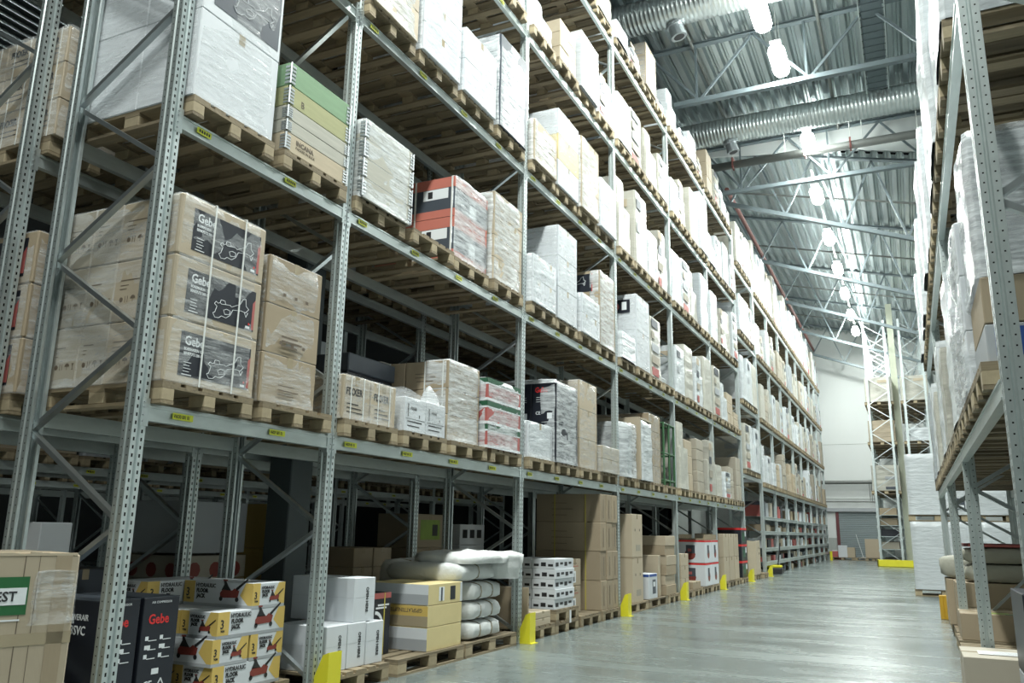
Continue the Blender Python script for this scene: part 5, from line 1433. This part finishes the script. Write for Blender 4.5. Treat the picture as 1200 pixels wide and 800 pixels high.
t = back_stack('yellow_display_carton', 'tall yellow display carton with black striped ends', -5.95, 6.72, FZ, .26, .5, 1.35, 3, 'yellow_card')
for k in range(3):
    mb = MB()
    for q in range(6): mb.box(0, .002, .01 + q * .042, .03 + q * .042, k * .45 + .40, k * .45 + .44, 'ink')
    mb.box(0, .002, .08, .18, k * .45 + .12, k * .45 + .3, 'navy_card'); mb.build('printed_pattern', t)
t = back_stack('yellow_display_carton', 'low yellow and black carton beside the tall display carton', -6.1, 7.02, FZ, .44, .6, .8, 3, 'yellow_card')
for k in range(3): MB().box(0, .002, .02, .42, k * .266 + .02, k * .266 + .12, 'ink').build('printed_band', t)
pallet(-5.8, 8.08, 0, 'pallet on floor of rear rack under brown cartons', 'pallets on floor of rear rack')
for k in range(4):
    for j in range(2): tag(put('brown_carton', carton_mesh(.6, .38, .22, 'kraft', 'tape'), None, (-5.9, 8.1 + j * .4, FZ + k * .223)), f'dim brown carton behind white sacks, {["bottom", "second", "third", "top"][k]} row {["left", "right"][j]}', 'carton', 'dim brown cartons on rear floor')
pallet(-5.8, 9.4, 0, 'pallet on floor of rear rack under lime-labelled cartons', 'pallets on floor of rear rack')
for k in range(3):
    o = thing('green_label_carton', f'dim brown carton with lime green label, {["bottom", "middle", "top"][k]} of three', 'carton', (-5.9, 9.42, FZ + k * .44), 0, 'lime-labelled cartons'); put('body', carton_mesh(.6, .74, .435, 'kraft', 'tape'), o); plate('x', .12, .62, .1, .36, 0, 'lime').build('green_label', o); plate('x', .42, .56, .15, .3, .0016, 'ink').build('picture_print', o)
pallet(-5.8, 10.6, 0, 'pallet on floor of rear rack under dim white cartons', 'pallets on floor of rear rack')
for k in range(4):
    o = thing('printed_carton', f'dim white carton with black marks on rear floor, {["bottom", "second", "third", "top"][k]}', 'carton', (-5.9, 10.62, FZ + k * .3)); put('body', carton_mesh(.6, .76, .295, 'white_card', None), o)
    for q in range(3): MB().box(0, .0015, .08 + q * .22, .22 + q * .22, .1, .22, 'ink').build('printed_mark', o)
for k in range(3): tag(put('brown_carton', carton_mesh(.7, .9, .4, 'kraft', 'tape'), None, (-5.95, 13.2 + k * 1.1, 0.002)), f'dim brown carton standing on rear floor, {["left", "middle", "right"][k]} of three', 'carton')
# kraft cartons behind the large worn carton
for k, (y, h, m_) in enumerate(((2.6, .95, 'kraft_l'), (3.1, .78, 'kraft_g'), (3.65, .88, 'kraft'))):
    tag(put('brown_carton', carton_mesh(.5, .42, h, m_, 'tape'), None, (-5.85, y, 0.002)), f'brown carton behind the large worn carton, {["left", "middle", "right"][k]} of three', 'carton')
tag(put('brown_carton', carton_mesh(.5, .7, .9, 'navy_card', 'tape'), None, (-6.1, 4.4, 0.002)), 'dark carton on rear floor behind the jack cartons', 'carton')
tag(put('white_bin', carton_mesh(.4, .26, .55, 'white_card', None), None, (-5.84, 4.12, 0.72)), 'white box on the dark goods behind the first post', 'box')
tag(put('brown_carton', carton_mesh(.5, .28, .715, 'kraft_g', None), None, (-5.82, 4.11, 0.002)), 'drab carton under the white box behind the first post', 'carton')

# ------------------------------------------------------------------ right rack
xr = .30
for li in range(2):
    for bi in range(3):
        ys = slots(UR[bi], UR[bi + 1]) if bi else [4.75, 5.57, 6.38, 7.16]
        for k, y in enumerate(ys):
            zb = [1.95, 3.93, 5.89][li] + .058
            wr = f'{["nearest", "second", "third", "farthest"][k]} in {["first", "second", "third"][bi]} bay, {LEV[li]} shelf of right rack'
            px_ = 1.58
            pallet(px_, y, zb, f'wooden pallet, {wr}', 'pallets on right rack', bi == 0 and li < 2)
            h = [1.15, 1.35, .95, 1.2][(k + li + bi) % 4]; kd = ['white', 'grey', 'cream', 'white'][(k + 2 * li + bi) % 4]
            if li == 0 and bi == 0 and k < 3: continue
            if li == 1: h = 1.35; kd = 'white'
            o = far_load(1.50, y, zb + .144, h, kd, (k + bi) % 6, f'{LOOK[kd]}, {wr}', 'loads on right rack', .78, (.975 + .01 * ((k * 2 + bi) % 3)) if li else .97)
SR = [4.78, 5.57, 6.38, 7.16]
zb = 2.152
t = thing('wrapped_pallet_load', 'brown and blue cartons topped by grey wrapped bundle, nearest right shelf load', 'pallet load', (1.50, SR[0], zb))
MB().chbox(-1.08, 0, 0, .76, 0, .20, 'grey_card', .006).build('carton', t); plate('y', -1.04, -.9, .03, .18, 0, 'blue_ink').build('blue_print', t); plate('y', -.8, -.5, .03, .18, 0, 'blue_ink').build('blue_print', t)
for i in range(3): put('carton', carton_mesh(.355, .76, .25, 'kraft', None), t, (-.0 - i * .362, 0, .205))
MB().chbox(-1.06, -.02, .02, .76, .46, 1.25, 'grey_card', .01).build('grey_bundle', t); put('stretch_film', film_mesh(.78, 1.09, .84, 'film', .015, 101, 8, 14, 12, 2), t, (0, -.0, .455))
load('wrapped_pallet_load', 'bulky load in loose white film hanging over right rack beam', 1.42, SR[1], zb, .78, 1.04, 1.05, nz=3, m='white_card', film='film', seed=103, amp=.035)
load('wrapped_pallet_load', 'bulky load in loose grey-white film, third on right shelf', 1.42, SR[2], zb, .76, 1.03, .95, nz=3, m='grey_card', film='film', seed=104, amp=.035)
# floor goods under it
pallet(1.36, 7.05, 0, 'pallet under the long brown carton at bottom right', 'pallets under right rack', True)
t = thing('long_carton', 'long grey-brown carton with white papers, bottom right corner', 'carton', (1.36, 7.12, FZ))
put('body', carton_mesh(1.11, .66, .285, 'kraft_g', 'tape', .004), t)
tag(MB().box(0, .30, 0, .21, 0, .002, 'paper').box(.31, .5, .01, .2, 0, .002, 'paper').build('paper_sheets', None, (.36, 7.3, FZ + .289)), 'white paper sheets lying on the bottom right carton', 'paper')
mb = MB()
for i in range(8): mb.box(.03, .27, .02 + i * .022, .024 + i * .022, .002, .0026, 'grey_card')
mb.build('printed_text', bpy.data.objects['paper_sheets'])
pallet(1.5, 8.1, 0, 'bare pallet between the two cartons under right rack', 'pallets under right rack', True)
pallet(1.56, 11.0, 0, 'pallet under small carton with green tape, right rack floor', 'pallets under right rack')
t = thing('open_carton', 'brown carton with green and yellow tape under right rack', 'carton', (1.4, 11.05, FZ)); put('body', carton_mesh(1.0, .7, .29, 'kraft', 'tape'), t); MB().box(-.8, -.5, .1, .25, .29, .292, 'lime').box(-.55, -.3, .02, .1, .29, .292, 'green_card').build('coloured_tape', t)
for k in range(4): pallet(1.58, 11.98 + .88 * k, 0, f'floor pallet under right rack, {POS[4][k]} of the far four', 'pallets under right rack')
for k in range(2):
    tag(put('brown_carton', carton_mesh(.9, .8, .5, 'kraft', 'tape'), None, (1.5, 13.75 + .9 * k, FZ)), f'brown carton on floor under right rack end, {["nearer", "farther"][k]} of two', 'carton')
sack('woven_sack', 'pale tied sack protruding beside right rack post', 1.06, 12.84, .735, .85, .78, .30, m='sack_b', seed=61, cords=1)
sack('woven_sack', 'beige tied sack bale, lower right under right rack', 1.52, 12.0, .735, .8, 1.0, .22, m='sack_b', seed=63, cords=3, cm='ink')
sack('woven_sack', 'beige tied sack bale, upper right under right rack', 1.52, 12.0, .96, .8, 1.0, .20, m='sack_b', seed=65, cords=3, cm='ink')
tag(MB().box(-.95, 0, 0, .75, 0, .04, 'maroon', .005).box(-.9, -.1, -.01, 0, 0, .03, 'red_card').build('maroon_board', None, (1.5, 12.02, 1.165)), 'maroon board lying on the beige sack bales', 'board')
for k, m_ in enumerate(('kraft', 'kraft')): tag(put('brown_carton', carton_mesh(1.08, .8, .29, m_, 'tape'), None, (1.5, 12.0, FZ + .0 + .292 * k)), f'brown carton under the beige sacks, {["lower", "upper"][k]} of two', 'carton')
tag(put('brown_carton', carton_mesh(.74, .7, .585, 'kraft', 'tape'), None, (1.08, 12.86, FZ)), 'brown carton under the protruding pale sack', 'carton')
pallet(1.56, 9.05, 0, 'bare pallet under right rack, middle of three before green-taped carton', 'pallets under right rack', True)
pallet(1.56, 9.98, 0, 'bare pallet under right rack, just before green-taped carton', 'pallets under right rack', True)
t = thing('black_carton', 'black carton with yellow band at right edge under rack', 'carton', (1.5, 5.9, .45)); put('body', carton_mesh(.95, .7, .5, 'black_card', None), t); plate('y', -.9, -.6, .3, .42, 0, 'yellow_card').build('yellow_band', t); MB().tube((-.45, -.003, .2), (-.45, 0, .2), .07, 'red_card', 12).build('red_print', t)
t = thing('blue_grey_carton', 'grey plastic wrapped box with blue mark at right edge', 'carton', (1.5, 5.9, FZ)); put('body', carton_mesh(.95, .7, .3, 'grey_card', None), t); plate('y', -.93, -.85, .12, .25, 0, 'blue_ink').build('blue_mark', t)
pallet(1.56, 5.86, 0, 'pallet under the black carton at right edge', 'pallets under right rack')

# stacked white pallet loads beyond the right rack
def white_stack(label, x, y, z, w, d, h, nz, seed, lab=None):
    t = thing('wrapped_pallet_load', label, 'pallet load', (x, y, z))
    for k in range(nz): MB().chbox(-w + .01, -.01, .01, d - .01, k * h / nz + .001, (k + 1) * h / nz - .006, 'white_card', .008).build('carton', t)
    put('stretch_film', film_mesh(d, w, h, 'film_dense', .010, seed, 10, 12, nz * 4, nz), t)
    if lab:
        for a, b in lab: MB().box(a, a + .2, -.02, -.014, b, b + .24, 'navy_card').box(a + .02, a + .18, -.022, -.02, b + .02, b + .09, 'white').build('printed_label', t)
    return t
for j, (xx, lb) in enumerate(((1.12, 'left'), (2.50, 'middle'), (3.9, 'right'))):
    pallet(xx, 21.0, 0, f'floor pallet under white stack, {lb} of three beyond right rack', 'pallets of white stacks', False, False)
    pallet(xx, 21.0, 1.62, f'raised pallet within white stack, {lb} of three beyond right rack', 'pallets of white stacks', False, False)
    white_stack(f'lower white wrapped load, {lb} of three stacks beyond right rack', xx, 20.98, FZ, 1.18, .84, 1.46, 3, 200 + j, [(-.35, .18)] if j == 0 else None)
    white_stack(f'upper white wrapped load, {lb} of three stacks beyond right rack', xx, 20.98, 1.765, 1.18, .84, 1.35 - (.75 if j == 1 else .9 if j == 2 else 0), 3 if j == 0 else 1, 210 + j, [(-.3, .95), (-.25, .12)] if j == 0 else None)

# ------------------------------------------------------------------ braced rack loads, end of hall
c = 0
for r_i, x0 in enumerate((-1.46, .02)):
    for li, (z, h, kd) in enumerate(((3.05, 1.1, 'cream'), (5.2, .95, 'kraft'), (7.0, 1.1, 'cream'))):
        for k, y in enumerate((40.15, 41.35, 42.75, 44.0, 45.4, 46.7)):
            if k > 3 and li == 0: continue
            wr = f'{["first", "second", "third", "fourth", "fifth", "sixth"][k]} deep, {LEV[li]} pallet level of {["left", "right"][r_i]} braced rack'
            pallet(x0 + 1.12, y, z + .05, f'wooden pallet, {wr}', 'pallets in braced racks', small=k > 0)
            far_load(x0 + 1.1, y, z + .196, h * (.6 if (r_i == 1 and li == 1) else 1), 'white' if (r_i == 1 and li == 1) else kd, (k + li) % 6, f'{LOOK["white" if (r_i == 1 and li == 1) else kd]}, {wr}', 'loads in braced racks', .8, .98)
            c += 1
for li, z in enumerate([.07, .67, 1.21, 1.68, 2.12]):
    for k in range(4):
        o = put('small_carton', carton_mesh(.7, .6, .3, ['kraft', 'kraft_g', 'black_card', 'kraft'][(k + li) % 4], None), None, (-.6, 40.3 + k * 1.2, (z + .073) if li else .002)); tag(o, f'small carton, {POS[4][k]} deep on {["floor", "lowest", "second", "third", "fourth"][li]} shelf of left braced rack', 'carton', 'small goods in braced rack')
# in front of the roller door
for k, x in enumerate((-2.95, -1.75, -.9)):
    o = pallet(x, 48.6, 0, f'pallet before the roller door, {["left", "middle", "right"][k]} of three', 'pallets by the roller door')
tag(put('white_brown_carton', carton_mesh(.45, .4, .62, 'white_card', None), None, (-3.30, 48.65, FZ)), 'white carton on left pallet before roller door', 'carton')
tag(put('brown_carton', carton_mesh(.38, .5, .52, 'kraft_l', 'tape'), None, (-2.86 - .06, 48.65, FZ)), 'small brown carton beside white carton before roller door', 'carton')
tag(put('brown_carton', carton_mesh(.75, .6, .98, 'kraft_l', 'tape'), None, (-1.66, 48.9, FZ)), 'tall brown carton on pallet before roller door', 'carton')
t = thing('broom', 'pale broom leaning before the roller door', 'broom', (-2.55, 49.3, 0)); MB().tube((-.3, .1, 1.35), (0, -.1, .15), .014, 'paper', 6).build('handle', t); MB().chbox(-.12, .18, -.16, -.04, 0, .16, 'paper', .01).build('bristle_head', t)
tag(MB().tube((0, 0, 0), (0, 0, .46), .07, 'yellow', 12).tube((0, 0, .44), (0, 0, .47), .075, 'yellow', 12).build('bollard', None, (-4.02, 47.4, 0)), 'small yellow bollard near roller door', 'bollard')
tag(MB().chbox(-.35, 0, 0, .4, 0, .45, 'red_card', .02).box(-.3, -.05, .05, .35, .45, .5, 'white_card').build('red_white_box', None, (-3.8, 49.2, 0)), 'low reddish box at left foot of roller door', 'box')
# pallet truck nose in the gap by the far rack
t = thing('pallet_truck', 'yellow and black pallet truck parked under far rack start', 'pallet truck', (-4.2, 28.6, 0), math.radians(0))
MB().chbox(-.5, .25, 0, .5, .03, .22, 'ink', .03).build('body', t); MB().chbox(-.3, .22, .05, .42, .22, .30, 'yellow', .02).build('cover', t)
for y in (.08, .36): MB().chbox(-1.4, -.5, y - .07, y + .07, .05, .1, 'yellow', .01).build('fork', t)
MB().tube((.1, .25, .3), (.2, .25, 1.0), .02, 'ink', 8).build('handle', t)

# the small distant pallets past the three hundred nearest
mb = MB(); src = PL['far']; V_ = [tuple(v.co) for v in src.vertices]; F_ = [tuple(p.vertices) for p in src.polygons]; MI = [src.materials[p.material_index].name for p in src.polygons]
inv = {M[k].name: k for k in M}
for (x, y, z) in SMALL:
    i = len(mb.v); mb.v += [(a + x, b + y, c_ + z) for a, b, c_ in V_]; mb.f += [tuple(i + q for q in f) for f in F_]; mb.m += [mb.mi(inv[k]) for k in MI]
o = mb.build('distant_pallets'); tag(o, 'rows of small wooden pallets under the most distant loads', 'pallets'); o['kind'] = 'stuff'
